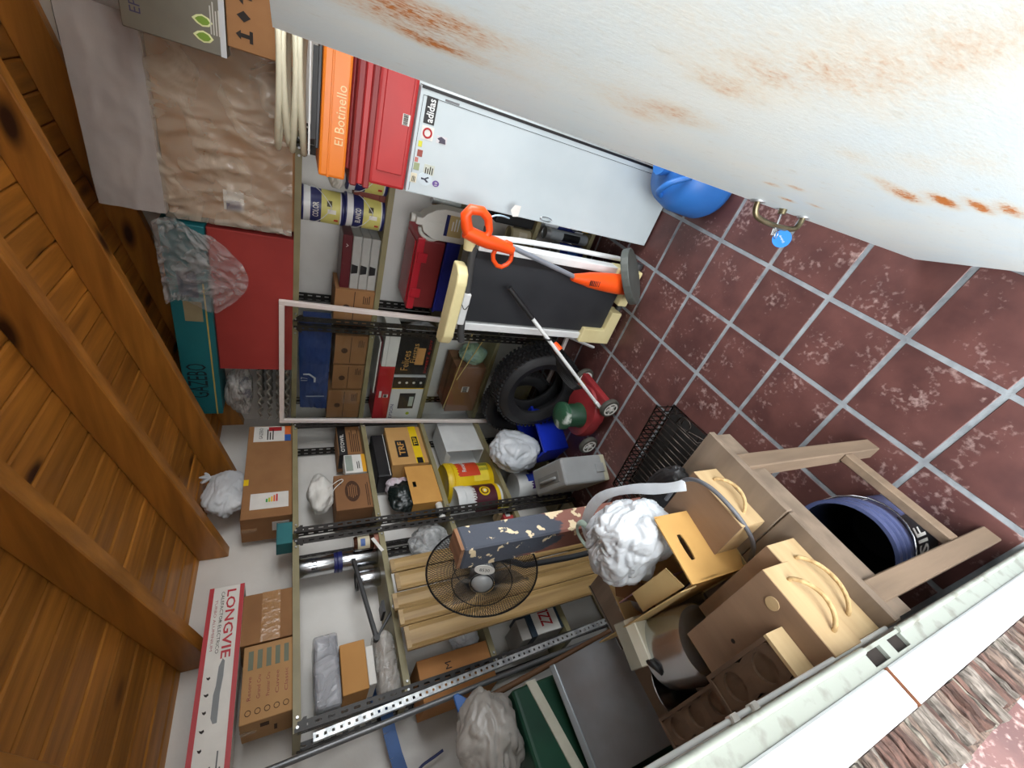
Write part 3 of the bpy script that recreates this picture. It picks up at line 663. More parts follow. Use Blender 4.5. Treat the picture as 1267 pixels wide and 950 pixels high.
# ------------------------------------------------------------------ left rack behind the panels, second shelf: a pile
def zat(x, y, d=2.24): return on(x, y, 'y', d).z
c, w, _ = fit('L', 775, 850, 462, 500, 2.235)
zb = B1; zt = zat(463, 812)
t = thing('wrapped_roll', 'plastic wrapped brown roll at the bottom of the pile beside the wood panels', 'roll', (c.x, 2.232, zb))
hh = max(.07, zt-zb)
obj('roll', M().lathe([(0, -w/2), (hh*.40, -w/2), (hh*.43, -w/2+.02), (hh*.43, w/2-.02), (hh*.40, w/2), (0, w/2)], 24, o=(0, hh*.5, hh*.5), ax=(1,0,0)), mat('brown_roll', (126, 112, 98), .5, col2=(110, 98, 86), scale=8), t, smooth=40)
f_ = crumple(4, .06, .10)
obj('film', M().blob((0, hh*.5, hh*.5), (w*.56, hh*.52, hh*.52), lambda d: f_(d)*(1/max(.75, (abs(d.x)**6+(d.y**2+d.z**2)**3)**(1/6))), 48, 30), film('roll_film', (205, 202, 196), .5, .12, .9, 14), t, smooth=80)
z2_ = zb+hh+.004
t, w, h = carton('flat_white_box', 'flat white box between the tan box and the wrapped roll', 'L', (797, 846, 452, 463), 2.228, .16, z2_, PAPER, h=.032)
z2_ += .033
t, w, h = carton('tan_box', 'tan cardboard box in the pile under the grey wrapped bundle', 'L', (790, 853, 421, 451), 2.226, .17, z2_, mat('tan_card', (186, 136, 76), .8, col2=(176, 126, 68), scale=5), h=max(.1, zat(421, 820)-z2_))
z2_ += h+.002
c, w, zt = fit('L', 779, 872, 388, 421, 2.225)
t = thing('wrapped_bundle', 'grey bundle wrapped in clear plastic on top of the tan box', 'bundle', (c.x, 2.226, z2_))
hh = zt-z2_
obj('bundle', M().box(-w/2+.01, w/2-.01, .004, .15, .004, hh-.006), mat('grey_cloth', (128, 130, 136), .7, col2=(112, 114, 120), scale=6, bump=.2), t, bevel=.02, seg=3)
obj('film', M().box(-w/2, w/2, 0, .155, .001, hh), film('grey_film', (190, 192, 198), .45, .18, .7, 8), t, bevel=.018, seg=3)
# ------------------------------------------------------------------ third shelf, corner rack
B2 = LV_L[2]
t, w, h = carton('yellow_band_box', 'tan carton with a yellow band and black letter panels, third shelf by the corner', 'L', (527, 572, 480, 527), 2.262, .2, B2, mat('light_card', (196, 152, 92), .85, col2=(186, 142, 84), scale=6))
label(t, -w/2, w/2, h*.12, h*.34, YELLOW, name='yellow_band')
b_ = label(t, -w*.32, w*.12, h*.52, h*.80, BLACK, name='black_panel'); text('TRF', w*.34, h*.17, CARDO, b_, (-w*.10, -.0012, h*.66))
b_ = label(t, -w*.05, w*.2, h*.15, h*.31, BLACK, -.0012, name='black_panel'); text('TRF', w*.2, h*.1, YELLOW, b_, (w*.07, -.0024, h*.23))
b_ = label(t, -w*.5, -w*.36, h*.15, h*.31, BLACK, -.0012, name='black_panel')
zt = B2+h
t, w, h = carton('black_case', 'black case lying on the tan carton with a yellow band', 'L', (537, 588, 463, 480), 2.30, .19, zt+.001, BLACK, cat='case', bev=.008)
obj('white_trim', M().box(-w/2, w/2, -.001, 0, h*.12, h*.16), PAPER, t)
# open carton with bags
c, w, zt = fit('L', 574, 620, 505, 541, 2.232); h = zt-B2
t = thing('open_carton', 'open tan carton with a handle hole and dark bags hanging out', 'box', (c.x, 2.232, B2))
th = .004
obj('front_panel', M().ring([(-w/2, 0), (w/2, 0), (w/2, h), (-w/2, h)], [(-.022, h*.74), (.022, h*.74), (.022, h*.86), (-.022, h*.86)], th, o=(0, th, 0)), CARDO, t)
obj('side_panel', M().box(-w/2, -w/2+th, th, .2, 0, h), CARDO, t); obj('side_panel', M().box(w/2-th, w/2, th, .2, 0, h), CARDO, t)
obj('back_panel', M().box(-w/2+th, w/2-th, .2-th, .2, 0, h), CARDO, t); obj('bottom_panel', M().box(-w/2+th, w/2-th, th, .2-th, 0, th), CARDO, t)
bag('dark_bag', 'dark green black plastic bag stuffed in the open tan carton', (c.x-.015, 2.335, B2+h*.45), (w*.40, .075, .12), 21, mat('dark_bag_plastic', (24, 34, 32), .35, col2=(16, 22, 22), scale=6, bump=.4, bscale=18), flat=False)
bag('pink_bag', 'pink and white striped bag draped behind the open tan carton', (c.x+.085, 2.36, B2+.15), (.075, .07, .085), 23, mat('pink_stripe_bag', (214, 186, 196), .45, col2=(196, 190, 194), scale=3, stretch=(1, 1, 8), bump=.3, bscale=16), flat=False)
t = thing('spray_bottle', 'white bottle with a blue cap lying by the dark front post', 'bottle', (on(538, 622, 'y', 2.25).x, 2.262, B2+.022), rot=(0, radians(90), radians(0)))
obj('bottle', M().lathe([(0, -.12), (.02, -.118), (.022, -.1), (.022, .0), (.012, .015), (.010, .02)], 20), PAPER, t, smooth=40)
obj('cap', M().lathe([(.012, .02), (.017, .021), (.017, .05), (.012, .056), (0, .056)], 20), G(24, 80, 200), t, smooth=40)
bag('clear_bag', 'clear plastic bag full of grey film left of the dark front post', (on(545, 668, 'y', 2.33).x, 2.345, B2+.002), (.115, .10, .125), 31, film('grey_clear_film', (196, 198, 198), .62, .2, .9, 14), a=.15, b=.12)
# ------------------------------------------------------------------ fourth shelf, corner rack
B3 = LV_L[3]
c, w, zt = fit('L', 527, 556, 546, 595, 2.262); h = min(.36, zt-B3)
t = thing('white_carton', 'white carton with an open end beside the yellow bucket', 'box', (c.x+.02, 2.255, B3)); w += .05
obj('body', M().box(-w/2, w/2, 0, .004, 0, h).box(-w/2, w/2, .18, .184, 0, h).box(w/2-.004, w/2, .004, .18, 0, h).box(-w/2, w/2, .004, .18, h-.004, h).box(-w/2, w/2, .004, .18, 0, .004), WHITE, t)
obj('flap', M().bar((-w/2, .09, h), (-w/2-.045, .09, h-.02), .17, .003), WHITE, t)
c, w, zt = fit('L', 559, 599, 539, 603, 2.245); r = w*.47
t = thing('yellow_bucket', 'yellow plastic paint bucket with a red label and yellow lid', 'bucket', (c.x, 2.245+r, B3)); h = min(.36, zt-B3)
obj('body', M().lathe([(r*.88, 0), (r*.9, .004), (r*.98, h*.82), (r*.98, h*.84)], 36), YELLOW, t, smooth=40)
obj('lid', M().lathe([(r*1.03, h*.80), (r*1.04, h*.86), (r*1.0, h*.865), (r*1.05, h*.88), (r*1.05, h*.95), (r*.98, h), (r*.9, h*.985), (0, h*.98)], 36), mat('yellow_lid', (226, 190, 24), .4, col2=(214, 178, 18), scale=5), t, smooth=30)
lb = wrap_label(t, r*.965, h*.30, h*.78, -pi*.62, -pi*.12, G(214, 70, 36), 'red_label'); arc_text('Recuplast', lb, r*.967, h*.62, h*.12, -pi*.38, 1.0, PAPER); wrap_label(t, r*.95, h*.12, h*.45, -pi*.72, -pi*.42, G(240, 214, 60), 'swoosh')
m = M()
for i in range(7): m.box(-.055+.0*i, .02, 0, .001, .0+.012*i, .006+.012*i)
m.v = [((r*.97+.003)*cos(-pi*.42+x/r), (r*.97+.003)*sin(-pi*.42+x/r), z+h*.10) for x, yv, z in m.v]; obj('printed_lines', m, G(70, 110, 50), t)
c, w, zt = fit('L', 600, 640, 548, 620, 2.24); r = .112; h = .34
t = thing('white_bucket', 'white plaster bucket with a dark red label and yellow ring, behind the dark front post', 'bucket', (on(590, 618, 'y', 2.34).x, 2.24+r, B3))
obj('body', M().lathe([(r*.9, 0), (r*.92, .004), (r*.99, h*.8)], 36), WHITE, t, smooth=40)
obj('lid', M().lathe([(r*1.02, h*.78), (r*1.03, h*.82), (r, h*.825), (r*1.04, h*.84), (r*1.04, h*.95), (r*.97, h), (r*.88, h*.985), (0, h*.985)], 36), WHITE, t, smooth=30)
lb = wrap_label(t, r*.965, h*.14, h*.74, -pi*.95, -pi*.1, G(78, 18, 34), 'dark_red_label')
arc_text('Durlock', lb, r*.968, h*.66, h*.12, -pi*.52, .8, PAPER)
for rr, cc in ((.040, YELLOW), (.028, G(78, 18, 34)), (.020, YELLOW), (.010, PAPER)):
    m = M().prism([(rr*cos(2*pi*i/20), rr*sin(2*pi*i/20)) for i in range(20)], .001)
    k_ = .003+.0008*(.045-rr)*100
    m.v = [((r*.968+k_-.0005*yv)*cos(-pi*.5+x/r), (r*.968+k_)*sin(-pi*.5+x/r), z+h*.40) for x, yv, z in m.v]; obj('target_ring', m, cc, lb)
wrap_label(t, r*.962, h*.06, h*.16, -pi*.95, -pi*.1, YELLOW, 'yellow_band')
# small things left of the post, fourth shelf
for nm, lab, px_, sz, col, cat in (('red_pack', 'small red and white pack on the fourth shelf behind the painted post', (600, 640), (.09, .06, .07), (176, 60, 60), 'pack'),
                               ('pale_box', 'small pale wooden box on the fourth shelf behind the painted post', (616, 634), (.05, .10, .10), (196, 172, 130), 'box'),
                               ('yellow_pack', 'pale yellow pack on the fourth shelf behind the painted post', (625, 634), (.075, .09, .06), (206, 200, 96), 'pack')):
    p = on(*px_, 'y', 2.26)
    t = thing(nm, lab, cat, (p.x, 2.25, B3)); obj('body', M().box(-sz[0]/2, sz[0]/2, 0, sz[1], 0, sz[2]), G(*col), t, bevel=.003, seg=1); obj('label', M().box(-sz[0]*.3, sz[0]*.3, -.001, 0, sz[2]*.3, sz[2]*.75), PAPER, t)
# ------------------------------------------------------------------ floor of the corner rack
B4 = LV_L[4]
p = on(640, 600, 'y', 2.33)
t = thing('purple_label_bucket', 'white bucket with a blue and purple label on the lowest shelf behind the grey case', 'bucket', (p.x, 2.345, B4)); r = .105; h = .30
obj('body', M().lathe([(r*.92, 0), (r*.93, .004), (r, h*.8)], 32), WHITE, t, smooth=40)
obj('lid', M().lathe([(r*1.03, h*.78), (r*1.04, h*.95), (r*.97, h), (0, h*.985)], 32), WHITE, t, smooth=30)
wrap_label(t, r*.97, h*.1, h*.74, -pi*.8, -pi*.05, G(72, 36, 110), 'purple_label'); wrap_label(t, r*.99, h*.35, h*.72, -pi*.62, -pi*.42, G(40, 66, 170), 'blue_patch')
# blue crate with white bag
BLUEP = mat('blue_plastic', (26, 52, 190), .4, col2=(22, 44, 170), scale=6)
t = thing('blue_crate', 'blue plastic crate on the floor in the corner under the white bag', 'crate', (1.92, 2.03, .0), radians(-20))
m = M(); cw, cd, ch = .36, .26, .24
for x0, x1, y0, y1 in ((-cw/2, cw/2, -cd/2, -cd/2+.006), (-cw/2, cw/2, cd/2-.006, cd/2), (-cw/2, -cw/2+.006, -cd/2, cd/2), (cw/2-.006, cw/2, -cd/2, cd/2)):
    P = [(x0*.88, y0*.86, 0), (x1*.88, y0*.86, 0), (x1*.88, y1*.86, 0), (x0*.88, y1*.86, 0), (x0, y0, ch), (x1, y0, ch), (x1, y1, ch), (x0, y1, ch)]
    m.add(P, [(0,3,2,1),(4,5,6,7),(0,1,5,4),(1,2,6,5),(2,3,7,6),(3,0,4,7)])
obj('body', m, BLUEP, t); obj('bottom', M().box(-cw*.43, cw*.43, -cd*.42, cd*.42, 0, .008), BLUEP, t)
m = M().box(-cw/2-.012, cw/2+.012, -cd/2-.012, -cd/2+.004, ch-.012, ch+.006).box(-cw/2-.012, cw/2+.012, cd/2-.004, cd/2+.012, ch-.012, ch+.006).box(-cw/2-.012, -cw/2+.004, -cd/2, cd/2, ch-.012, ch+.006).box(cw/2-.004, cw/2+.012, -cd/2, cd/2, ch-.012, ch+.006)
obj('rim', m, BLUEP, t)
bag('shopping_bag', 'bulging white plastic bag in the blue crate below the yellow bucket', (1.83, 2.08, .225), (.165, .125, .19), 12, BAG, flat=False, knot=None, a=.22, b=.13)
# grey power-tool case
GC = mat('grey_case_plastic', (150, 152, 152), .45, col2=(138, 140, 140), scale=5)
t = thing('tool_case', 'light grey plastic tool case standing on the floor below the buckets', 'case', (1.44, 1.93, 0), radians(62))
obj('shell', M().box(-.19, .19, -.09, .09, .03, .36), GC, t, bevel=.022, seg=3)
obj('base_shell', M().box(-.188, .188, -.088, .088, 0, .05), mat('beige_plastic', (188, 184, 158), .5, col2=(176, 172, 148), scale=5), t, bevel=.012, seg=2)
obj('recess', M().box(-.13, .13, -.02, .05, .357, .362), G(128, 130, 130), t, bevel=.002, seg=1)
obj('carry_handle', M().tube([(-.09, .02, .36), (-.085, .02, .372), (.085, .02, .372), (.09, .02, .36)], .010, 10, smooth=1), GC, t, smooth=60)
for x in (-.12, .12): obj('latch', M().box(x-.025, x+.025, -.096, -.088, .03, .09), GC, t, bevel=.003, seg=1)
obj('end_latch', M().box(-.197, -.188, -.03, .03, .03, .10), GC, t, bevel=.003, seg=1)
# ------------------------------------------------------------------ left rack behind the panels, lower shelves
t, w, h = carton('strapped_box', 'orange brown carton tied with a dark strap, third shelf left of the wood panels', 'L', (800, 858, 503, 574), 2.23, .2, B2, mat('orange_card', (178, 124, 72), .8, col2=(164, 112, 62), scale=5), h=.36)
obj('strap', M().box(-.008, .008, -.002, 0, 0, h).box(-.008, .008, -.002, .2, h, h+.002), INK, t); text('M', .03, .03, INK, t, (w*.2, 0, h*.6))
bag('plastic_bag', 'small white plastic bag on the third shelf beside the strapped carton', (on(588, 784, 'y', 2.30).x, 2.32, B2+.002), (.06, .07, .075), 41, BAG)
t, w, h = carton('shoe_box', 'white box with red letters and dark blue edges on the fourth shelf', 'L', (738, 776, 655, 695), 2.20+.03, .22, B3, PAPER, h=.20)
obj('lid', M().box(-w/2-.004, w/2+.004, -.004, .225, h-.03, h+.004), G(30, 50, 66), t); text('ZZL', w*.6, h*.35, REDINK, t, (0, 0, h*.45)); label(t, -w/2, w/2, 0, h*.08, G(30, 50, 66), name='dark_edge')
t, w, h = carton('grey_red_box', 'grey box with red letters beside the white box with dark blue edges', 'L', (764, 792, 615, 650), 2.24, .2, B3, G(176, 172, 166), h=.26)
text('Z', w*.5, h*.3, REDINK, t, (0, 0, h*.5))
# ------------------------------------------------------------------ stack of standing wood panels against the left rack
PANEL = wood('golden_wood_panel', (172, 143, 94), (134, 107, 66), 2, 3, .45, rand=.10, coat=.15)
px0, px1 = .72, 1.19
boards = [(1.115, 1.188, 1.41, 2.135), (1.01, 1.103, 1.40, 2.125), (.915, .998, 1.43, 2.12), (.828, .905, 1.42, 2.10), (.715, .82, 1.41, 2.09)]
for i, (x0, x1, zt, yt) in enumerate(boards):
    lab = ('gold wood moulding strip leaning on the left rack, nearest the corner', 'second gold wood strip from the corner, leaning on the left rack', 'middle gold wood strip of the leaning set', 'gold wood strip next to the widest one, leaning on the rack', 'widest gold wood strip, farthest from the corner, leaning on the rack')[i]
    t = thing('wood_moulding', lab, 'wood strip', ((x0+x1)/2, yt-.02, 0), 0, 'gold wood strips leaning on the left rack', rot=(radians(-1.5), 0, 0))
    w = x1-x0
    # moulded profile extruded along z
    prof = [(-w/2, 0), (-w/2, -.014), (-w/2+.008, -.02), (-w/2+.016, -.014), (-w/2+.022, -.010), (w/2-.022, -.010), (w/2-.016, -.014), (w/2-.008, -.02), (w/2, -.014), (w/2, 0)]
    P = []
    for z in (0, zt): P += [(a, b, z) for a, b in prof]
    n = len(prof); obj('strip', M().add(P, [tuple(range(n-1, -1, -1)), tuple(range(n, 2*n))]+[(k, (k+1) % n, n+(k+1) % n, n+k) for k in range(n)]), PANEL, t)
    obj('end_batten', M().box(-w/2+.004, w/2-.004, -.022, 0, zt-.02, zt+.001), PANEL, t)
# perforated galvanised rail and grey pole and blue strap near the left end
GALV = mat('galvanised', (196, 200, 200), .4, .6, col2=(150, 154, 156), scale=30, thr=(.4, .6))
a, b = on(330, 945, 'y', 2.06), on(700, 795, 'y', 2.06)
a = Vector((.505, 2.09, 1.80)); b = Vector((.56, 2.04, 0.012))
t = thing('perforated_rail', 'bright perforated metal rail standing against the left rack', 'rail', b)
L_ = (a-b).length; d_ = (a-b).normalized(); u_ = Vector((1, 0, 0)); u_ = (u_-d_*u_.dot(d_)).normalized()
m = M(); n = 64
for i in range(n):
    z = L_*i/n; p = L_/n
    m.ring([(0, z), (.028, z), (.028, z+p), (0, z+p)], [(.009, z+.009), (.019, z+.009), (.019, z+p-.009), (.009, z+p-.009)], .0015, u=tuple(u_), q=tuple(d_))
m.prism([(0, 0), (.0015, 0), (.0015, L_), (0, L_)], -.02, u=tuple(u_), q=tuple(d_))
obj('rail', m, GALV, t)
t = thing('grey_pole', 'slim grey metal pole leaning beside the perforated rail', 'pole', (.50, 1.98, 0.008))
obj('pole', M().tube([(0, 0, 0), (-.035, .08, 1.95)], .011, 10), G(120, 122, 124, .4, .6), t, smooth=60)
# broom with wooden handle and blue head, head up
p0 = on(690, 812, 'y', 1.95); p1 = on(597, 867, 'y', 2.02); 
t = thing('squeegee', 'wooden handled squeegee with a blue plastic head, leaning head up', 'squeegee', (.52, 1.86, .012))
bs = Vector((.52, 1.86, .012)); v = Vector(p1)-bs
obj('handle', M().tube([(0, 0, 0), tuple(v*.5), tuple(v)], .012, 10), wood('dark_handle', (120, 84, 54), (96, 66, 42), 2, 3, .6), t, smooth=60)
hd_ = v+v.normalized()*.0
BLUEH = mat('blue_head_plastic', (52, 104, 176), .45, col2=(46, 94, 162), scale=6)
e = v.normalized(); sx_ = Vector((1, -.1, .1)); sx_ = (sx_-e*sx_.dot(e)).normalized()
obj('socket', M().cyl(tuple(v-e*.02), tuple(v+e*.07), .017, .02), BLUEH, t, smooth=40)
obj('head', M().prism([(-.02, .05), (.02, .05), (.065, .09), (.065, .11), (-.065, .11), (-.065, .09)], .02, o=tuple(v), u=tuple(sx_), q=tuple(e)), BLUEH, t, bevel=.003, seg=1)
t = thing('blue_strap', 'wide blue strap hanging down the left wall beside the rack', 'strap', (on(480, 890, 'y', 2.40).x, 2.42, 1.55))
pts = [on(455, 850, 'y', 2.42), on(478, 880, 'y', 2.42), on(482, 905, 'y', 2.42), on(490, 935, 'y', 2.42), on(500, 965, 'y', 2.42)]
m = M(); o_ = Vector(t.location)
for i in range(len(pts)-1): m.bar(tuple(Vector(pts[i])-o_), tuple(Vector(pts[i+1])-o_), .003, .055, up=(0, 0, 1) if False else (0, 1, 0)) if False else m.bar(tuple(Vector(pts[i])-o_), tuple(Vector(pts[i+1])-o_), .055, .003, up=(0, 1, 0))
obj('strap', m, G(50, 96, 160), t)
t = thing('blue_rope', 'thin blue rope curving down the left wall below the strap', 'rope', (on(560, 920, 'y', 2.45).x, 2.47, 1.2))
o_ = Vector(t.location); pts = [on(*p, 'y', 2.47) for p in ((548, 928), (535, 938), (520, 948), (512, 965))]
obj('rope', M().tube([tuple(Vector(p)-o_) for p in pts], .006, 8, smooth=2), G(50, 60, 110), t, smooth=60)
# green container with a white strap and a grey bag on it
GREEN = mat('dark_green_plastic', (14, 70, 48), .5, col2=(10, 56, 40), scale=5)
t = thing('green_bin', 'large dark green bin with a white strap in the left corner behind the table', 'bin', (.20, 2.12, 0))
obj('body', M().box(-.20, .20, -.20, .20, 0, 1.072), GREEN, t, bevel=.02, seg=3)
obj('strap', M().bar((-.203, -.203, .90), (.203, -.203, .98), .006, .042), mat('cream_webbing', (206, 204, 186), .8, col2=(196, 194, 176), scale=20), t)
obj('strap_top', M().bar((.203, -.2, .98), (.203, .2, 1.0), .006, .042), mat('cream_webbing', (206, 204, 186)), t)
bag('grey_bag', 'knotted grey plastic bag lying on the dark green bin', (.30, 2.0, 1.077), (.15, .14, .12), 51, BAGG, a=.2, b=.14)
# grey sheet panel leaning behind the table
t = thing('zinc_sheet', 'dull grey zinc sheet leaning behind the far side of the table', 'metal sheet', (.115, 1.43, .328))
ra = -math.atan2(.15, .207)
obj('sheet', M().box(-.10, .297, 0, .004, 0, .715), mat('dull_zinc', (128, 132, 136), .4, .5, col2=(112, 110, 110), scale=4), t, rot=(ra, 0, 0), bevel=.0015, seg=1)
obj('folded_edge', M().box(-.10, .297, -.014, .004, .69, .715), mat('zinc_edge', (150, 158, 162), .35, .5, scale=5), t, rot=(ra, 0, 0), bevel=.004, seg=2)
obj('foot', M().box(-.1, .28, -.01, .02, -.328, 0), G(60, 56, 54), t)
# ================================================================== RIGHT WALL, TOP SHELF
R0 = LV_R[0]
def RZ(x, y, d=2.38): return on(x, y, 'x', d).z
# huge carton under plastic
c, w, zt = fit('R', 70, 288, 196, 361, 2.37)
t = thing('big_carton', 'big brown carton wrapped in clear plastic film on the top right shelf', 'box', (2.37, c.y, R0), -pi/2); h = zt-R0
obj('body', M().box(-w/2, w/2, .012, .33, 0, h), CARD, t, bevel=.004, seg=1)
label(t, -w*.42, -w*.30, h*.42, h*.58, PAPER, .012, 'white_label'); label(t, -w*.42, -w*.36, h*.44, h*.56, BLUEINK, .0108, 'blue_patch')
def wrinkle(seed, amp, sc, sx=1, sz=1):
    o = Vector((seed, seed*2.3, seed*.7))
    def f(x, z):
        p = Vector((x*sc*sx, z*sc*sz, 0))+o
        return amp*((1-abs(noise.noise(p))*2)+.5*(1-abs(noise.noise(p*2.3))*2)+.25*noise.noise(p*5))
    return f
fw1 = wrinkle(3, .016, 5, 2.4, .9)
obj('film', M().grid(lambda u, v: (-w/2-.008+(w+.016)*u, -.010-fw1(u*w, v*h)*1.0, .01+(h+.0)*v*.99), 90, 70), film('carton_film', (236, 226, 208), .30, .06, 1.0, 6), t, smooth=80)
cw_, ct = w, R0+h
# white foam slab lying on it
c, w, zt = fit('R', 28, 262, 100, 196, 2.36)
t = thing('foam_slab', 'pale grey foam slab wrapped in paper on top of the big wrapped carton', 'slab', (2.355, c.y, ct+.004), -pi/2); h = min(zt-ct, .30)
f2 = wrinkle(9, .006, 5, .8, 1.5)
m = M(); nu, nv = 60, 24
def foam(u, v): return (-w/2+w*u, -f2(u*w, v*h)-.004*sin(pi*v), h*v*(1-.25*(1-u)*0))
m.grid(foam, nu, nv); m.grid(lambda u, v: (-w/2+w*u, .30*v, h+.004*sin(9*u)), 30, 8); m.box(-w/2, w/2, .006, .30, 0, h-.004)
obj('slab', m, mat('foam_paper', (176, 172, 170), .75, col2=(162, 158, 158), scale=5, bump=.2, bscale=12), t, smooth=70)
# nearer boxes at the right end
GREYB = mat('grey_print_box', (112, 108, 96), .4, col2=(100, 96, 86), scale=5)
c, w, zt = fit('R', -60, 83, 279, 361, 2.26)
t = thing('printed_carton', 'brown carton with black handling marks at the right end of the top shelf', 'box', (2.26, c.y, R0), -pi/2); h = zt-R0
obj('body', M().box(-w/2, w/2, 0, .40, 0, h), CARD, t, bevel=.003, seg=1)
x_ = -w/2
for i, pl_ in enumerate(([(0, 0), (.9, 0), (.9, .2), (.6, .2), (.6, .7), (.8, .7), (.45, 1), (.1, .7), (.3, .7), (.3, .2), (0, .2)], [(.1, .5), (.5, .9), (.9, .5), (.5, .1)], [(.0, .5), (.5, 1), (1, .5), (.55, .5), (.55, 0), (.45, 0), (.45, .5)], [(.2, 1), (.8, 1), (.7, .5), (.55, .4), (.55, .1), (.8, 0), (.2, 0), (.45, .1), (.45, .4), (.3, .5)])):
    obj('handling_mark', M().prism(pl_, .001, o=(x_+.03+.055*i, 0, h*.64), u=(.042, 0, 0), q=(0, 0, h*.24)), INK, t)
text('SUPRA', .10, .02, BROWNINK, t, (x_+.26, 0, h*.35))
ct2 = R0+h
c, w, zt = fit('R', -60, 72, 148, 279, 2.25)
t = thing('grey_box', 'grey printed box with two green leaves on the carton with handling marks', 'box', (2.25, c.y, ct2+.003), -pi/2); h = min(zt-ct2, .40)
obj('body', M().box(-w/2, w/2, 0, .38, 0, h), GREYB, t, bevel=.003, seg=1); obj('silver_edge', M().box(-w/2, w/2, -.001, .0, 0, .018), STEEL, t)
lf = [(.0, -.5), (.32, -.3), (.45, .05), (.3, .35), (.0, .6), (-.3, .35), (-.45, .05), (-.32, -.3)]
for dx in (.045, .092):
    l_ = obj('leaf', M().prism(lf, .001, o=(-w/2+dx, 0, h*.22), u=(.040, 0, 0), q=(0, 0, .056)), G(222, 226, 170), t); obj('leaf_fill', M().prism([(a*.72, b*.72) for a, b in lf], .001, o=(-w/2+dx, -.001, h*.22), u=(.040, 0, 0), q=(0, 0, .056)), G(116, 150, 44), l_)
text('EPSON', .12, .03, G(60, 56, 90), t, (-w/2+.11, 0, h*.86)); lines(t, -w/2+.06, -w/2+.16, h*.05, h*.16, 4, G(190, 188, 178))
# red panel box, teal gazebo box
c, w, zt = fit('R', 297, 458, 264, 361, 2.385)
REDC = mat('red_card', (160, 54, 48), .75, col2=(150, 48, 43), scale=4)
t = thing('red_box', 'flat red box standing on the top shelf under the teal gazebo carton', 'box', (2.385, c.y, R0), -pi/2); h = zt-R0
obj('body', M().box(-w/2, w/2, 0, .30, 0, h), REDC, t, bevel=.003, seg=1); obj('lid_line', M().box(-w/2, w/2, -.0008, 0, h*.985, h*.99), G(120, 30, 32), t)
rt = R0+h
TEAL = mat('teal_print_card', (24, 112, 120), .55, col2=(20, 98, 108), scale=4)
c, w, zt = fit('R', 283, 512, 222, 264, 2.36)
t = thing('gazebo_carton', 'long teal carton printed GAZEBO on top of the red box', 'box', (2.36, c.y, rt+.003), -pi/2); h = .175
obj('body', M().box(-w/2, w/2, 0, .22, 0, h), TEAL, t, bevel=.003, seg=1)
text('GAZEBO', .25, .095, G(16, 30, 40), t, (-w*.5+.26, 0, h*.60)); obj('gold_line', M().box(-w/2, w*.25, -.001, 0, h*.14, h*.18), G(196, 176, 90), t)
label(t, w*.06, w*.16, h*.25, h*.7, G(150, 140, 110), name='picture'); label(t, w*.18, w*.30, h*.3, h*.75, G(20, 60, 90), name='picture')
f3 = wrinkle(15, .010, 9)
def drape(u, v):
    return (-.12+.42*u+.03*sin(5*v), -.012-abs(f3(u, v))*1.3-.01*v*(1-v)*2, h+.012-.36*v*(.6+.4*sin(pi*u)))
ds = thing('plastic_sheet', 'crumpled clear plastic sheet draped over the gazebo carton and red box', 'plastic sheet', (2.352, c.y-.30, rt+.003), -pi/2)
obj('sheet', M().grid(drape, 50, 50), film('drape_film', (200, 196, 196), .38, .15, .9, 12), ds, smooth=80)
# egg trays with a plastic bag and navy cloth
c, w, zt = fit('R', 462, 520, 300, 361, 2.40)
for i in range(4):
    t = thing('egg_tray', ('lowest', 'second', 'third', 'topmost')[i]+' grey egg tray of the pile beside the red box', 'egg tray', (2.41, c.y, R0+.002+i*.052), -pi/2, 'grey egg trays')
    m = M(); n = 5; pt = w/n
    m.grid(lambda u, v: (-w/2+w*u, w*.9*v, .022+.014*sin(2*pi*u*n-pi/2)*sin(2*pi*v*n-pi/2)*1.0), 50, 40)
    obj('tray', m, mat('grey_pulp', (150, 146, 136), .9, col2=(136, 132, 122), scale=20, bump=.2), t, smooth=60, solid=.003)
bag('clear_bag', 'clear plastic bag with a navy cloth on the egg trays', (2.46, c.y-.02, R0+.222), (.11, .17, .075), 61, film('egg_film', (196, 194, 190), .5, .15, .9, 14), a=.25, b=.16)
bag('navy_cloth', 'folded navy cloth inside the clear bag on the egg trays', (2.45, c.y-.03, R0+.225), (.06, .09, .04), 63, mat('navy_cloth', (18, 28, 66), .9, col2=(14, 22, 54), scale=20), 'cloth')
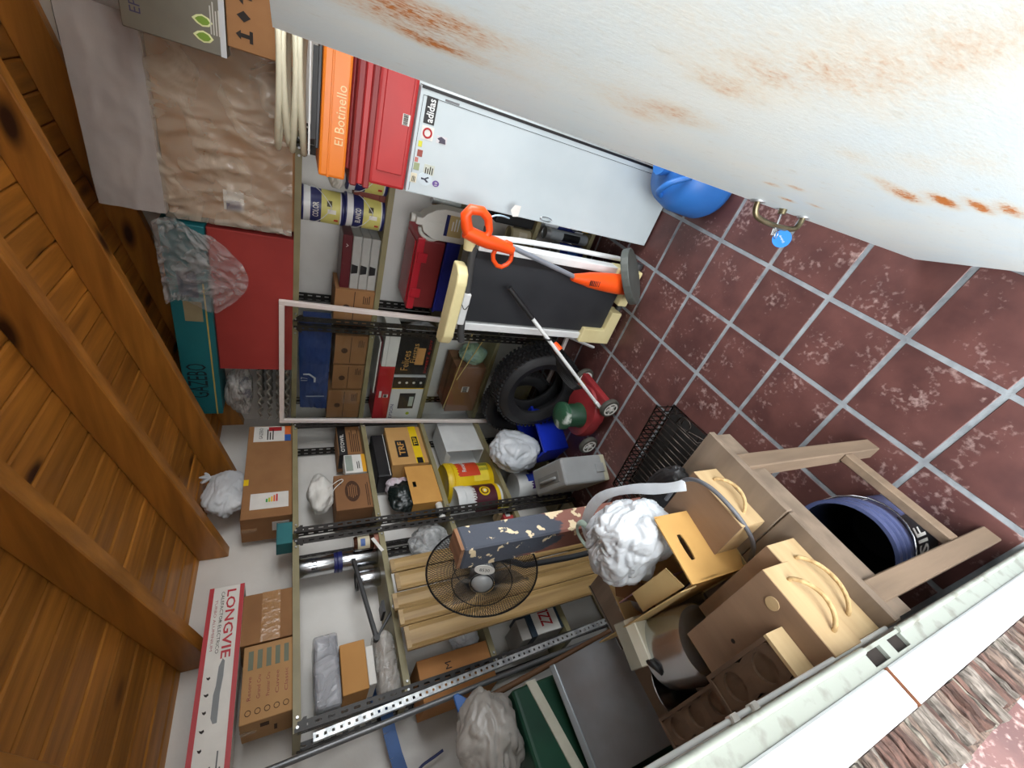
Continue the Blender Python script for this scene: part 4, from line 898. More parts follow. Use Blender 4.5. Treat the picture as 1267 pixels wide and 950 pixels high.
# hose coil and grey bits, orange case, red toolbox on the fridge
# ================================================================== SECOND SHELF, RIGHT
R1 = LV_R[1]
c, w, zt = fit('R', 213, 242, 381, 411, 2.52)
t = thing('flower_pot', 'terracotta plastic flower pot upside down on the second right shelf', 'pot', (2.55, c.y, R1)); r = .075
obj('pot', M().lathe([(r, 0), (r, .03), (r*.93, .032), (r*.72, .16), (0, .16)], 28), mat('terracotta', (122, 62, 52), .7, col2=(110, 54, 46), scale=8), t, smooth=40)
def paintcan(lab, loc, word):
    r, h = .085, .205
    t = thing('paint_can', lab, 'paint can', loc, 0, 'white paint cans with blue and yellow labels')
    obj('body', M().lathe([(r*.98, 0), (r, .003), (r, h*.9)], 36), WHITE, t, smooth=40)
    obj('base_ring', M().lathe([(r*1.012, 0), (r*1.02, .004), (r*1.012, .012), (r, .014)], 36), NAVY, t, smooth=40)
    obj('lid', M().lathe([(r*1.03, h*.86), (r*1.04, h*.97), (r*.98, h), (r*.92, h*.98), (0, h*.975)], 36), WHITE, t, smooth=30); obj('lid_band', M().lathe([(r*1.042, h*.955), (r*1.045, h*.965), (r*1.045, h*.99), (r*1.0, h*1.004)], 36), NAVY, t, smooth=40)
    f0 = pi*1.08
    wrap_label(t, r, h*.10, h*.55, f0-1.3, f0+1.3, G(214, 208, 120), 'yellow_label'); wrap_label(t, r, h*.55, h*.80, f0-1.3, f0+1.3, NAVY, 'blue_label')
    arc_text(word, t, r, h*.68, h*.14, f0-.25, .9, PAPER); wrap_label(t, r+.0013, h*.2, h*.4, f0-.35, f0-.1, G(230, 228, 220), 'panel'); wrap_label(t, r+.0013, h*.14, h*.24, f0-.85, f0-.7, G(190, 60, 40), 'red_patch')
    wrap_label(t, r+.0013, h*.3, h*.42, f0+.05, f0+.4, G(70, 66, 40), 'print')
    obj('wire_handle', M().tube([((r+.006)*cos(f0+pi/2*s_), (r+.006)*sin(f0+pi/2*s_), h*.78-.10*(1-abs(s_))) for s_ in (-1, -.75, -.5, -.25, 0, .25, .5, .75, 1)], .002, 6, smooth=1), WHITE, t, smooth=60)
    return t
c, w, zt = fit('R', 252, 294, 425, 475, 2.42)
paintcan('paint can reading BLANCO under another can on the second right shelf', (2.51, c.y, R1), 'BLANCO')
paintcan('upper paint can of the pile, blue label reading COLOR', (2.515, c.y+.01, R1+.2075), 'COLOR')
paintcan('paint can half hidden behind the red toolbox, second right shelf', (2.52, c.y-.19, R1), 'COLOR')
wb = bag('white_hat', 'white cloth hat on the paint can behind the red toolbox', (2.52, c.y-.17, R1+.207), (.075, .075, .045), 71, PAPER, 'hat')
# stack of grey folders with a dark red one on top
c, w, zt = fit('R', 298, 362, 438, 473, 2.44)
z_ = R1
for i in range(4):
    col = G(176, 176, 172, .4) if i < 3 else G(92, 26, 34, .4)
    lab = ('lowest grey plastic case of the stack', 'second grey plastic case of the stack', 'third grey plastic case of the stack', 'dark red case on top of the grey plastic cases')[i]
    t = thing('plastic_case', lab, 'case', (2.44, c.y, z_), -pi/2, 'stacked plastic cases'); hh = .05 if i < 3 else .055
    obj('body', M().box(-w/2, w/2, 0, .2, 0, hh-.002), col, t, bevel=.004, seg=1)
    obj('notch', M().prism([(-.03, 0), (.03, 0), (.022, -.035), (-.022, -.035)], .002, o=(-w*.1, 0, hh-.004)), BLACK if i < 3 else G(92, 26, 34, .4), t)
    if i == 3: text('V', .02, .012, PAPER, t, (w*.32, 0, hh*.5))
    z_ += hh
# brown cartons with round emblem, behind and beside the sash
def emblem_box(lab, y0, y1, xt, xb, front, hmax):
    t, w, h = carton('emblem_carton', lab, 'R', (y0, y1, xt, xb), front, .22, R1, CARD, group='brown cartons with round emblem', h=hmax)
    disc(t, -w*.02, h*.70, .020, .020, BROWNINK); obj('print_line', M().box(-w*.46, w*.46, -.0012, 0, h*.50, h*.52), BROWNINK, t); lines(t, w*.12, w*.42, h*.1, h*.3, 4, BROWNINK)
    return t, w, h
t, w, h = emblem_box('brown emblem carton partly outside the glass sash, nearest the stacked grey cases', 362, 402, 412, 463, 2.415, .225)
emblem_box('brown emblem carton behind the glass, second from the right', 417, 451, 423, 456, 2.43, .20)
emblem_box('brown emblem carton behind the glass, third from the right', 453, 481, 420, 454, 2.43, .20)
emblem_box('brown emblem carton behind the glass, nearest the corner', 483, 516, 412, 450, 2.43, .22)
# blue bag lying on the cartons
c, w, zt = fit('R', 402, 505, 370, 420, 2.42)
BLUEC = mat('blue_tarp', (34, 62, 120), .6, col2=(26, 50, 104), scale=6, bump=.35, bscale=14)
t = thing('blue_bag', 'flattened blue fabric bag with white logo on the cartons behind the glass', 'bag', (2.425, c.y, R1+.224), -pi/2)
f4 = wrinkle(22, .010, 5); hb_ = .19
m = M().grid(lambda u, v: (-w/2+w*u+(v-.5)*.02, .015-f4(u*w*2, v)-.02*sin(pi*u)*sin(pi*v), hb_*v*(1-.12*(1-u))), 50, 24)
m.box(-w/2+.015, w/2-.015, .03, .16, 0.001, hb_*.85)
obj('body', m, BLUEC, t, smooth=80)
lg = [(0, 0), (.5, 0), (.95, .5), (.95, 1), (.8, 1), (.8, .55), (.45, .15), (0, .15)]
obj('logo', M().prism(lg, .001, o=(-w*.14, -.022, hb_*.42), u=(.075, 0, 0), q=(0, 0, .075)), G(196, 200, 206), t); text('17', .03, .04, G(196, 200, 206), t, (-w*.10, -.022, hb_*.78))
obj('stitching', M().box(-w*.34, -w*.33, -.008, -.004, .02, hb_*.7), G(150, 160, 180), t)

# ================================================================== THIRD SHELF, RIGHT
R2 = LV_R[2]
# white jug
p = on(540, 275, 'x', 2.39)
t = thing('white_jug', 'ribbed white plastic jug with blue and gold label beside the trimmer handle', 'jug', (2.335, p.y-.005, R2), -pi/2)
JUG = mat('jug_plastic', (214, 212, 204), .4, col2=(204, 202, 194), scale=5)
prof = [(-.085, 0), (.085, 0), (.09, .01), (.09, .15), (.075, .20), (.045, .245), (.02, .265), (.02, .30), (-.02, .30), (-.02, .265), (-.055, .25), (-.088, .19), (-.09, .15), (-.09, .01)]
n_ = len(prof); hole = [(-.058, .17), (-.050, .16), (-.043, .17), (-.043, .19), (-.043, .2), (-.042, .212), (-.043, .217), (-.045, .22), (-.049, .22), (-.052, .217), (-.057, .21), (-.060, .2), (-.061, .19), (-.060, .18)]
obj('body', M().prism(prof, -.10, o=(0, 0, 0)), JUG, t, bevel=.010, seg=3)
obj('cap', M().cyl((0, .05, .298), (0, .05, .322), .024, n=24), JUG, t, smooth=40)
obj('handle', M().tube([(-.045, .05, .262), (-.085, .05, .25), (-.112, .05, .19), (-.092, .05, .14)], .012, 10, smooth=2), JUG, t, smooth=60)
label(t, -.055, .065, .03, .115, G(186, 164, 110)); label(t, -.055, .065, .115, .135, NAVY, name='blue_label'); lines(t, -.02, .05, .05, .1, 3, PAPER, -.0012)
m = M()
for i in range(6): m.bar((-.02+.016*i, .0, .155), (-.004+.006*i, .002, .25), .004, .004)
obj('ribs', m, JUG, t)
# red storage box on a blue one
c, w, zt = fit('R', 302, 388, 548, 560, 2.36)
REDP = mat('red_plastic', (186, 36, 50), .35, col2=(172, 30, 44), scale=5)
t = thing('blue_tray', 'dark blue plastic tray under the red storage box', 'tray', (2.37, c.y, R2), -pi/2); h = .09
obj('body', M().box(-w/2, w/2, 0, .28, 0, h), mat('deep_blue_plastic', (28, 36, 130), .4, col2=(24, 30, 112), scale=5), t, bevel=.008, seg=2); obj('rim', M().box(-w/2-.006, w/2+.006, -.006, .286, h-.012, h), mat('deep_blue_plastic', (28, 36, 130)), t, bevel=.003, seg=1)
t = thing('red_storage_box', 'red plastic storage box with clip lid on the dark blue tray', 'box', (2.375, c.y, R2+h+.001), -pi/2); h2 = .15
obj('body', M().box(-w/2+.01, w/2-.01, .005, .27, 0, h2), mat('brown_red_plastic', (128, 40, 42), .4, col2=(116, 34, 36), scale=5), t, bevel=.01, seg=2)
obj('lid', M().box(-w/2, w/2, -.004, .28, h2-.025, h2+.02), REDP, t, bevel=.008, seg=2); obj('lid_panel', M().box(-w/2+.03, w/2-.03, .03, .25, h2+.02, h2+.026), REDP, t, bevel=.003, seg=1)
for x in (-w*.25, w*.25): obj('clip', M().box(x-.03, x+.03, -.012, -.002, h2-.05, h2+.01), REDP, t, bevel=.003, seg=1)
# small packs behind the fridge edge on the third shelf
for i, (px_, col, lab, hh) in enumerate((((503, 236), (168, 176, 172), 'clear glass jar at the edge behind the fridge top', .16), ((530, 246), (160, 120, 40), 'gold pack behind the white jug', .15), ((548, 250), (120, 28, 44), 'dark red pack behind the white jug', .14), ((558, 254), (60, 70, 110), 'small white and blue pack behind the white jug', .12))):
    p = on(*px_, 'x', 2.60)
    t = thing(('glass_jar', 'gold_pack', 'red_pack', 'blue_pack')[i], lab, 'jar' if i == 0 else 'pack', (2.56, p.y, R2), -pi/2)
    if i == 0: obj('glass', M().lathe([(.035, 0), (.037, .004), (.037, hh*.75), (.025, hh*.85), (.025, hh)], 24), mat('jar_glass', (190, 196, 192), .1, col2=(170, 178, 176), scale=4), t, smooth=40); obj('cap', M().lathe([(.028, hh), (.028, hh+.015), (0, hh+.015)], 24), STEEL, t, smooth=40)
    else: obj('body', M().box(-.03, .03, 0, .07, 0, hh), G(*col), t, bevel=.003, seg=1); label(t, -.018, .022, hh*.3, hh*.7, PAPER)
# behind the glass on the third shelf: two gift boxes, red case, white box
t, w, h = carton('black_gift_box', 'black festive cake box with gold script reading Felices Fiestas, behind the glass', 'R', (418, 464, 490, 535), 2.43, .2, R2, BLACK, h=.24)
text('Felices', w*.52, h*.22, G(206, 160, 90), t, (-w*.12, 0, h*.74)); text('Fiestas', w*.50, h*.18, G(206, 160, 90), t, (w*.08, 0, h*.52)); label(t, -w*.22, w*.22, h*.20, h*.46, G(206, 152, 90), name='gold_panel'); text('SWEET & JOY', w*.9, h*.09, G(200, 50, 40), t, (0, 0, h*.08))
gz = R2+h
t, w, h = carton('printer_box', 'white printer box with a black band and a printer picture, behind the glass', 'R', (467, 518, 488, 531), 2.425, .22, R2, WHITE, h=.24)
label(t, w*.26, w*.5, 0, h, BLACK, name='black_band'); pc = label(t, -w*.22, w*.14, h*.22, h*.72, G(46, 46, 48), name='printer_picture'); label(t, -w*.16, w*.06, h*.26, h*.40, G(186, 200, 190), -.0012, 'paper_picture'); text('EPSON', w*.32, h*.10, BLUEINK, t, (-w*.28, 0, h*.9)); disc(t, -w*.34, h*.36, .014, .014, G(180, 196, 50)); obj('yellow_line', M().box(w*.24, w*.26, -.0012, 0, 0, h), YELLOW, t)
for i in range(4): disc(t, w*.38, h*(.14+.22*i), .010, .010, PAPER, -.0012, 'round_mark')
pz = R2+h
c, w, zt = fit('R', 455, 518, 463, 488, 2.42)
t = thing('red_case', 'red case with white stickers lying on the printer box behind the glass', 'case', (2.422, c.y, pz+.001), -pi/2)
obj('body', M().box(-w/2, w/2, 0, .2, 0, .11), mat('red_case_plastic', (182, 32, 40), .45, col2=(166, 26, 34), scale=5), t, bevel=.008, seg=2); barcode(t, -.03, .0, .02, .055); label(t, -.03, .03, .068, .085, PAPER, name='sticker')
c, w, zt = fit('R', 405, 454, 470, 490, 2.43)
t = thing('white_box', 'flat pale box on the black festive box behind the glass', 'box', (2.43, c.y, gz+.001), -pi/2); obj('body', M().box(-w/2, w/2, 0, .18, 0, .10), PAPER, t, bevel=.003, seg=1); obj('seam', M().box(-w/2, w/2, -.0008, 0, .07, .072), G(150, 148, 140), t)
t = thing('dark_red_folder', 'dark red folder lying on the red case behind the glass', 'folder', (2.42, c.y+.15, max(pz+.113, gz+.103)), -pi/2); obj('cover', M().box(-.25, .20, 0, .22, 0, .012), G(90, 30, 36), t, bevel=.002, seg=1); obj('pages', M().box(-.245, .195, .002, .215, .012, .02), PAPER, t)
bag('clear_bag', 'small clear bag on red wrapping at the rack post behind the glass', (2.50, on(500, 412, 'x', 2.5).y-.04, R2+.002), (.06, .055, .10), 77, film('tiny_film', (210, 210, 214), .6, .15, .9, 16), a=.2, b=.12)
# fourth shelf behind the glass
R3 = LV_R[3]
t, w, h = carton('label_carton', 'brown carton with a white barcode label on the fourth shelf behind the glass', 'R', (455, 508, 545, 592), 2.43, .24, R3, mat('sienna_card', (138, 96, 66), .85, col2=(126, 86, 58), scale=5), h=.25, tape=CARDD)
barcode(t, -.02, .035, h*.38, h*.62)
bag('green_bag', 'pale green plastic bag beside the barcode carton behind the glass', (2.52, on(580, 440, 'x', 2.5).y-.01, R3+.002), (.09, .08, .11), 81, mat('pale_green_plastic', (150, 172, 140), .35, col2=(120, 150, 150), scale=5, bump=.3, bscale=14))
for i, (a_, b_) in enumerate((((585, 412), (548, 505)), ((600, 418), (565, 470)))):
    p0 = on(*a_, 'x', 2.405); p1 = on(*b_, 'x', 2.405)
    t = thing('bamboo_stick', ('longer', 'shorter')[i]+' thin bamboo stick propped on the rack behind the glass', 'stick', p0); obj('stick', M().tube([(0, 0, 0), tuple(Vector(p1)-Vector(p0))], .004, 8), G(206, 180, 110), t, smooth=60)
# lower right rack: cans and bits between fridge and treadmill
R4 = LV_R[4]
specs = [('black_drill_case', 'black plastic case on the fourth shelf beside the fridge edge', 'case', 'box', (.12, .2, .27), (2.43, .585, R3), (24, 24, 26)),
         ('jam_jar', 'jar with beige filling on the fourth shelf between fridge and treadmill', 'jar', 'can', (.042, .15), (2.455, .70, R3), (196, 184, 150)),
         ('spray_can', 'silver and black spray can on the lowest shelf beside the fridge', 'can', 'can', (.035, .34), (2.45, .645, R4), (150, 156, 160)),
         ('paint_tin', 'shiny blue paint tin with wire handle on the lowest shelf beside the fridge', 'can', 'can', (.052, .22), (2.46, .745, R4), (30, 60, 170)),
         ('oil_can', 'black can with a yellow label on the lowest shelf next to the blue tin', 'can', 'can', (.04, .13), (2.445, .555, R4), (28, 28, 30)),
         ('white_spray', 'tall white spray can behind the silver one on the lowest shelf', 'can', 'can', (.032, .36), (2.53, .60, R4), (220, 222, 226))]
for nm, lab, cat, kind, sz, loc, col in specs:
    if kind == 'box':
        t = thing(nm, lab, cat, loc, -pi/2); obj('body', M().box(-sz[0]/2, sz[0]/2, 0, sz[1], 0, sz[2]), G(*col), t, bevel=.01, seg=2); obj('handle', M().tube([(-.04, .0, sz[2]), (-.035, .0, sz[2]+.02), (.035, .0, sz[2]+.02), (.04, .0, sz[2])], .006, 8), G(*col), t, smooth=60)
    else:
        t = can(nm, lab, loc, sz[0], sz[1], G(*col, .3), STEEL if 'jar' not in nm else G(170, 160, 120), cat); wrap_label(t, sz[0], sz[1]*.2, sz[1]*.6, pi*.75, pi*1.25, {'oil_can': YELLOW, 'paint_tin': G(60, 110, 210), 'spray_can': BLACK, 'white_spray': BLUEINK, 'jam_jar': G(214, 206, 184)}[nm])
        if nm == 'paint_tin': obj('wire_handle', M().tube([(0, -.062, .12), (-.03, -.05, .07), (-.06, 0, .05), (-.03, .05, .07), (0, .062, .12)], .002, 6, smooth=2), CHROME, t, smooth=60)

# ================================================================== FRIDGE and what stands on it
FX, FY0, FY1, FH = 1.955, .072, .47, 1.45
t = thing('small_fridge', 'narrow white fridge with stickers beside the open rusty door', 'fridge', (FX, FY1, 0), -pi/2)
Wf = FY1-FY0
FW = mat('fridge_enamel', (190, 200, 203), .35, col2=(180, 191, 195), scale=3)
obj('cabinet', M().box(0, Wf, .045, .42, .01, FH), FW, t, bevel=.006, seg=2)
dr = obj('door', M().box(0, Wf, 0, .036, .012, FH), FW, t, bevel=.005, seg=2); obj('gasket', M().box(.006, Wf-.006, .036, .045, .02, FH-.006), BLACK, t)
def stk(x, z, w, h, ma, nm='sticker'): return label(dr, x-w/2, x+w/2, z-h/2, z+h/2, ma, 0, nm)
s_ = stk(Wf-.075, FH-.05, .095, .045, BLACK, 'black_sticker'); text('adidas', .082, .030, WHITE, s_, (Wf-.075, -.0012, FH-.05))
s_ = stk(Wf-.155, FH-.052, .05, .05, PAPER, 'ring_sticker')
obj('red_ring', M().ring([(Wf-.155+.02*cos(a*pi/10), FH-.052+.02*sin(a*pi/10)) for a in range(20)], [(Wf-.155+.013*cos(a*pi/10), FH-.052+.013*sin(a*pi/10)) for a in range(20)], .001, o=(0, -.0012, 0)), REDINK, s_)
stk(Wf-.20, FH-.03, .022, .016, G(206, 204, 60), 'yellow_sticker'); stk(Wf-.235, FH-.035, .026, .022, G(150, 70, 60), 'red_sticker'); stk(Wf-.262, FH-.025, .018, .014, G(186, 110, 100), 'red_sticker'); stk(Wf-.288, FH-.03, .028, .024, G(150, 160, 120), 'green_sticker')
s_ = stk(Wf-.335, FH-.025, .038, .026, G(214, 206, 180), 'cream_sticker'); lines(s_, Wf-.35, Wf-.32, FH-.033, FH-.017, 3, INK, -.0012)
s_ = stk(Wf-.29, FH-.085, .04, .045, G(196, 200, 186), 'checked_sticker'); lines(s_, Wf-.307, Wf-.273, FH-.104, FH-.066, 4, INK, -.0012)
disc(dr, Wf-.33, FH-.075, .026, .032, G(196, 208, 214), 0, 'oval_sticker'); obj('sticker_figure', M().prism([(-.3, -.5), (0, -.1), (.3, -.5), (.4, -.3), (.1, .1), (.15, .5), (-.1, .5), (-.1, .1), (-.4, -.2)], .001, o=(Wf-.33, -.0014, FH-.075), u=(.03, 0, 0), q=(0, 0, .035)), G(50, 54, 70), dr)
disc(dr, Wf-.338, FH-.125, .013, .015, G(96, 70, 140), 0, 'purple_sticker'); text('10', .014, .012, PAPER, dr, (Wf-.338, -.0016, FH-.125))
s_ = stk(Wf-.165, FH-.115, .028, .045, G(206, 204, 206), 'torn_sticker'); obj('torn_print', M().prism([(-.5, -.5), (.2, -.4), (.5, .1), (.1, .5), (-.2, .2), (-.5, .3)], .001, o=(Wf-.165, -.0012, FH-.115), u=(.024, 0, 0), q=(0, 0, .038)), G(70, 64, 80), s_)
obj('dark_edge_strip', M().box(Wf-.009, Wf+.0015, -.0015, .036, .012, FH-.003), BLACK, dr); obj('pinstripe', M().box(Wf-.031, Wf-.029, -.0008, 0, .02, FH-.012).box(.01, Wf-.029, -.0008, 0, FH-.014, FH-.012), G(60, 62, 64), dr)  # black strip where the gasket gap runs along the right edge
obj('maker_badge', M().box(Wf-.027, Wf-.019, -.001, 0, FH-.16, FH-.10), G(110, 112, 114), dr)
# keyring hook near the free edge of the fridge door
kz = on(675, 271, 'x', FX).z; ky = FY1-on(675, 271, 'x', FX).y
obj('ring_handle', M().tube([(ky+.010*cos(a*pi/8)*(1.0), -.004, kz+.035*sin(a*pi/8)) for a in range(16)], .0026, 6, closed=True), CHROME, t, smooth=60)
# red toolbox
c, w, zt = fit('R', 100, 246, 432, 508, FX+.01)
t = thing('red_toolbox', 'red plastic toolbox with stepped lid standing on the white fridge', 'toolbox', (FX+.005, on(505, 245, 'x', FX).y-.29, FH+.003), -pi/2)
TR = mat('toolbox_red', (178, 44, 44), .4, col2=(164, 38, 40), scale=4); w = .58; h = min(.30, zt-FH)
obj('body', M().box(-w/2+.02, w/2-.02, .012, .30, 0, h*.62), TR, t, bevel=.012, seg=2)
obj('panel', M().box(-w/2+.08, w/2-.08, .006, .012, h*.08, h*.52), TR, t, bevel=.004, seg=1)
DR = mat('toolbox_dark_red', (138, 46, 46), .45, col2=(126, 40, 42), scale=4)
obj('lower_rim', M().box(-w/2, w/2, -.006, .305, h*.62, h*.72), DR, t, bevel=.004, seg=1); obj('tray_band', M().box(-w/2+.01, w/2-.01, 0, .30, h*.72, h*.82), TR, t, bevel=.004, seg=1); obj('lid', M().box(-w/2, w/2, -.006, .305, h*.82, h*.94), DR, t, bevel=.006, seg=1); obj('lid_top', M().box(-w/2+.05, w/2-.05, .03, .27, h*.94, h), DR, t, bevel=.006, seg=1)
barcode(t, -.02, .02, h*.08, h*.2, .006); disc(t, -w*.30, h*.30, .036, .030, G(196, 150, 140), .0115, 'worn_emblem'); disc(t, -w*.30, h*.30, .026, .020, G(206, 186, 176), .0100, 'worn_emblem')
tz = FH+.003+h
# orange case on the toolbox
ORG = mat('orange_plastic', (232, 128, 34), .35, col2=(222, 116, 26), scale=4)
c, w, zt = fit('R', 88, 220, 402, 432, FX+.02)
t = thing('orange_case', 'orange plastic case with pale lettering on top of the red toolbox', 'case', (FX+.025, on(405, 219, 'x', FX+.025).y-.25, tz+.001), -pi/2); w = .50; h = .10
obj('body', M().box(-w/2, w/2, 0, .26, 0, h), ORG, t, bevel=.01, seg=2); obj('ridge', M().box(-w/2, w/2, -.004, .262, h*.62, h*.70), ORG, t, bevel=.002, seg=1)
text('Botinello', .16, .034, G(244, 214, 160), t, (.0, 0, h*.32)); text('El', .026, .03, G(244, 214, 160), t, (-.11, 0, h*.32))
oz = tz+.001+h
t = thing('grey_bracket', 'black and grey metal bracket lying on the orange case', 'bracket', (FX+.06, FY1-.24, oz+.001), -pi/2)
obj('plate', M().box(-.17, .2, 0, .08, 0, .012), G(70, 70, 72, .4, .6), t, bevel=.002, seg=1); obj('rail', M().box(-.14, .16, .0, .012, .012, .03), BLACK, t); obj('rod', M().tube([(-.2, -.004, .034), (.22, -.004, .04)], .004, 8), WHITE, t, smooth=60)
HOSE = mat('cream_hose', (206, 202, 178), .45, col2=(196, 190, 166), scale=6)
t = thing('hose_coil', 'coil of cream plastic hose lying on the orange case', 'hose', (FX+.15, FY1-.24, oz+.045), -pi/2)
pts = []
for k_ in range(4*24+1):
    a = 2*pi*k_/24; rr = .20+.012*sin(k_*.7); pts.append((rr*cos(a)*1.05, .0+.11*sin(a), .026*(k_/24)+.008*sin(a*1.5)))
obj('coil', M().tube(pts, .0115, 10), HOSE, t, smooth=60)
# ================================================================== GLASS SASH leaning on the corner of the right racks
ST = on(347, 371, 'x', 2.36); SB = on(349, 522, 'x', 2.36)
y0s, y1s, zs = ST.y, SB.y, 1.94
t = thing('window_sash', 'white framed glass window sash leaning against the right racks', 'window sash', (2.262, (y0s+y1s)/2, .004), 0, rot=(0, math.atan2(.10, zs), 0))
Wd = y1s-y0s; Hs = zs/cos(math.atan2(.10, zs)); fr = .028
SW = mat('sash_white', (232, 222, 216), .4, col2=(224, 212, 206), scale=5)
obj('stile', M().box(-.012, .012, -Wd/2, -Wd/2+fr, 0, Hs), SW, t, bevel=.002, seg=1); obj('stile', M().box(-.012, .012, Wd/2-fr, Wd/2, 0, Hs), SW, t, bevel=.002, seg=1)
obj('rail', M().box(-.012, .012, -Wd/2+fr, Wd/2-fr, Hs-fr, Hs), SW, t, bevel=.002, seg=1); obj('rail', M().box(-.012, .012, -Wd/2+fr, Wd/2-fr, 0, fr), SW, t, bevel=.002, seg=1)
gm = bpy.data.materials.new('window_glass'); gm.use_nodes = True; N = gm.node_tree.nodes; L = gm.node_tree.links
gl = N.new('ShaderNodeBsdfGlossy'); gl.inputs['Roughness'].default_value = .03; tr = N.new('ShaderNodeBsdfTransparent'); tr.inputs[0].default_value = (.965, .98, .975, 1); mx = N.new('ShaderNodeMixShader'); fn_ = N.new('ShaderNodeFresnel'); fn_.inputs[0].default_value = 1.33; hf = N.new('ShaderNodeMath'); hf.operation = 'MULTIPLY'; hf.inputs[1].default_value = .5; L.new(fn_.outputs[0], hf.inputs[0])
L.new(hf.outputs[0], mx.inputs[0]); L.new(tr.outputs[0], mx.inputs[1]); L.new(gl.outputs[0], mx.inputs[2]); L.new(mx.outputs[0], N['Material Output'].inputs[0])
obj('pane', M().box(-.002, .002, -Wd/2+fr, Wd/2-fr, fr, Hs-fr), gm, t)

# ================================================================== TREADMILL folded upright
t = thing('treadmill', 'folded treadmill with black belt, white rails and cream end caps standing upright', 'treadmill', (1.86, .85, 0), -pi/2)
# local x to viewer's right, y away from viewer
BELT = mat('black_belt', (44, 46, 50), .55, col2=(36, 38, 42), scale=5)
CREAM = mat('cream_plastic', (226, 214, 164), .45, col2=(216, 202, 150), scale=6)
obj('belt', M().box(-.195, .205, .02, .075, .10, 1.10), BELT, t, bevel=.012, seg=2)
obj('belt_edge', M().box(.165, .205, .014, .02, .12, 1.08), BLACK, t)
for sx in (-1, 1): obj('side_rail', M().box(sx*.225-.022, sx*.225+.022, .012, .085, .09, 1.08), WHITE, t, bevel=.004, seg=1)
# cream end caps at the foot
obj('end_cap', M().prism([(-.26, .02), (-.03, .02), (-.03, .10), (-.16, .10), (-.16, .26), (-.26, .26)], .10, o=(0, .09, 0)), CREAM, t, bevel=.008, seg=2)
obj('end_cap', M().prism([(.02, .02), (.25, .02), (.25, .20), (.20, .20), (.20, .09), (.02, .09)], .10, o=(0, .09, 0)), CREAM, t, bevel=.008, seg=2)
obj('foot_bar', M().cyl((-.24, .05, .018), (.27, .05, .018), .018, n=14), G(60, 60, 60), t, smooth=40)
# console and handle bar at the top
obj('console', M().prism([(-.315, .03), (-.315, -.02), (-.29, -.065), (-.24, -.085), (.06, -.085), (.11, -.07), (.135, -.03), (.135, .03)], .055, o=(0, 0, 1.13), u=(1, 0, 0), q=(0, 1, 0)), CREAM, t, bevel=.012, seg=3)
obj('console_plate', M().box(-.18, .0, -.055, -.02, 1.08, 1.12), WHITE, t, bevel=.004, seg=1); obj('console_wire', M().tube([(-.06, -.057, 1.12), (-.09, -.062, 1.10), (-.06, -.06, 1.085)], .002, 6, smooth=1), INK, t)
obj('handle_bar', M().tube([(-.29, -.035, 1.06), (-.2, -.035, 1.085), (.0, -.03, 1.10), (.18, -.02, 1.12), (.24, -.01, 1.125)], .019, 12, smooth=1), G(66, 66, 66, .7), t, smooth=60)
obj('end_grip', M().cyl((.21, 0, 1.13), (.27, 0, 1.14), .032, n=18), CREAM, t, smooth=40)
for sx, z0 in ((.275, .08), (-.275, .05)): obj('upright_tube', M().tube([(sx, .10, z0), (sx*1.0, .10, .6), (sx*.96, .08, 1.0), (sx*.85, .02, 1.10)], .014, 10, smooth=2), WHITE, t, smooth=60)
obj('wheel', M().cyl((.25, .05, .03), (.285, .05, .03), .03, n=20), G(50, 50, 52), t, smooth=40)
obj('rear_stay', M().bar((-.30, .16, .30), (-.36, .10, .012), .02, .012), WHITE, t)

# ================================================================== STRING TRIMMER leaning on the treadmill
TO = mat('trimmer_orange', (240, 84, 24), .4, col2=(230, 74, 18), scale=5)
TB = Vector((1.77, .66, .0)); t = thing('string_trimmer', 'orange electric string trimmer with grey shaft leaning on the treadmill', 'trimmer', TB)
X0 = 1.76
def tp(x, y, d=X0): return Vector(on(x, y, 'x', d))-TB
hd0, hd1 = tp(714, 344, 1.775), tp(768, 352, 1.79)
obj('shaft', M().tube([tuple(tp(628, 303)), tuple(tp(716, 345, 1.775))], .0125, 12), mat('grey_tube', (176, 182, 192), .35, .6, scale=6), t, smooth=60)
ax_ = (hd1-hd0).normalized()
obj('motor_housing', M().tube([tuple(hd0-ax_*.03), tuple(hd0+ax_*.03), tuple(hd0+ax_*.10), tuple(hd1-ax_*.04), tuple(hd1+ax_*.03)], [.020, .030, .045, .058, .056], 18, smooth=1), TO, t, smooth=60)
m = M()
for i in range(6): m.bar(tuple(hd0+ax_*(.07+.012*i)+Vector((-.044, .015, .0))), tuple(hd0+ax_*(.07+.012*i)+Vector((-.044, -.015, .004))), .004, .004)
obj('vents', m, INK, t)
gc = Vector((1.80, .66, .17))-TB; 
ga, gb = tp(768, 312, 1.80), tp(783, 372, 1.78); gm_ = (ga+gb)/2; L_ = (gb-ga).length
ud = (gb-ga).normalized(); wd = Vector((-.55, 0, -.85)); wd = (wd-ud*wd.dot(ud)).normalized(); vd = wd.cross(ud)
n = 24; P = [(L_*.48*cos(2*pi*i/n), L_*.40*sin(2*pi*i/n)) for i in range(n)]
obj('guard', M().prism(P, .042, o=tuple(gm_), u=tuple(ud), q=tuple(vd if True else wd)), mat('dark_grey_plastic', (84, 88, 84), .5, col2=(72, 76, 72), scale=6), t, bevel=.006, seg=2)
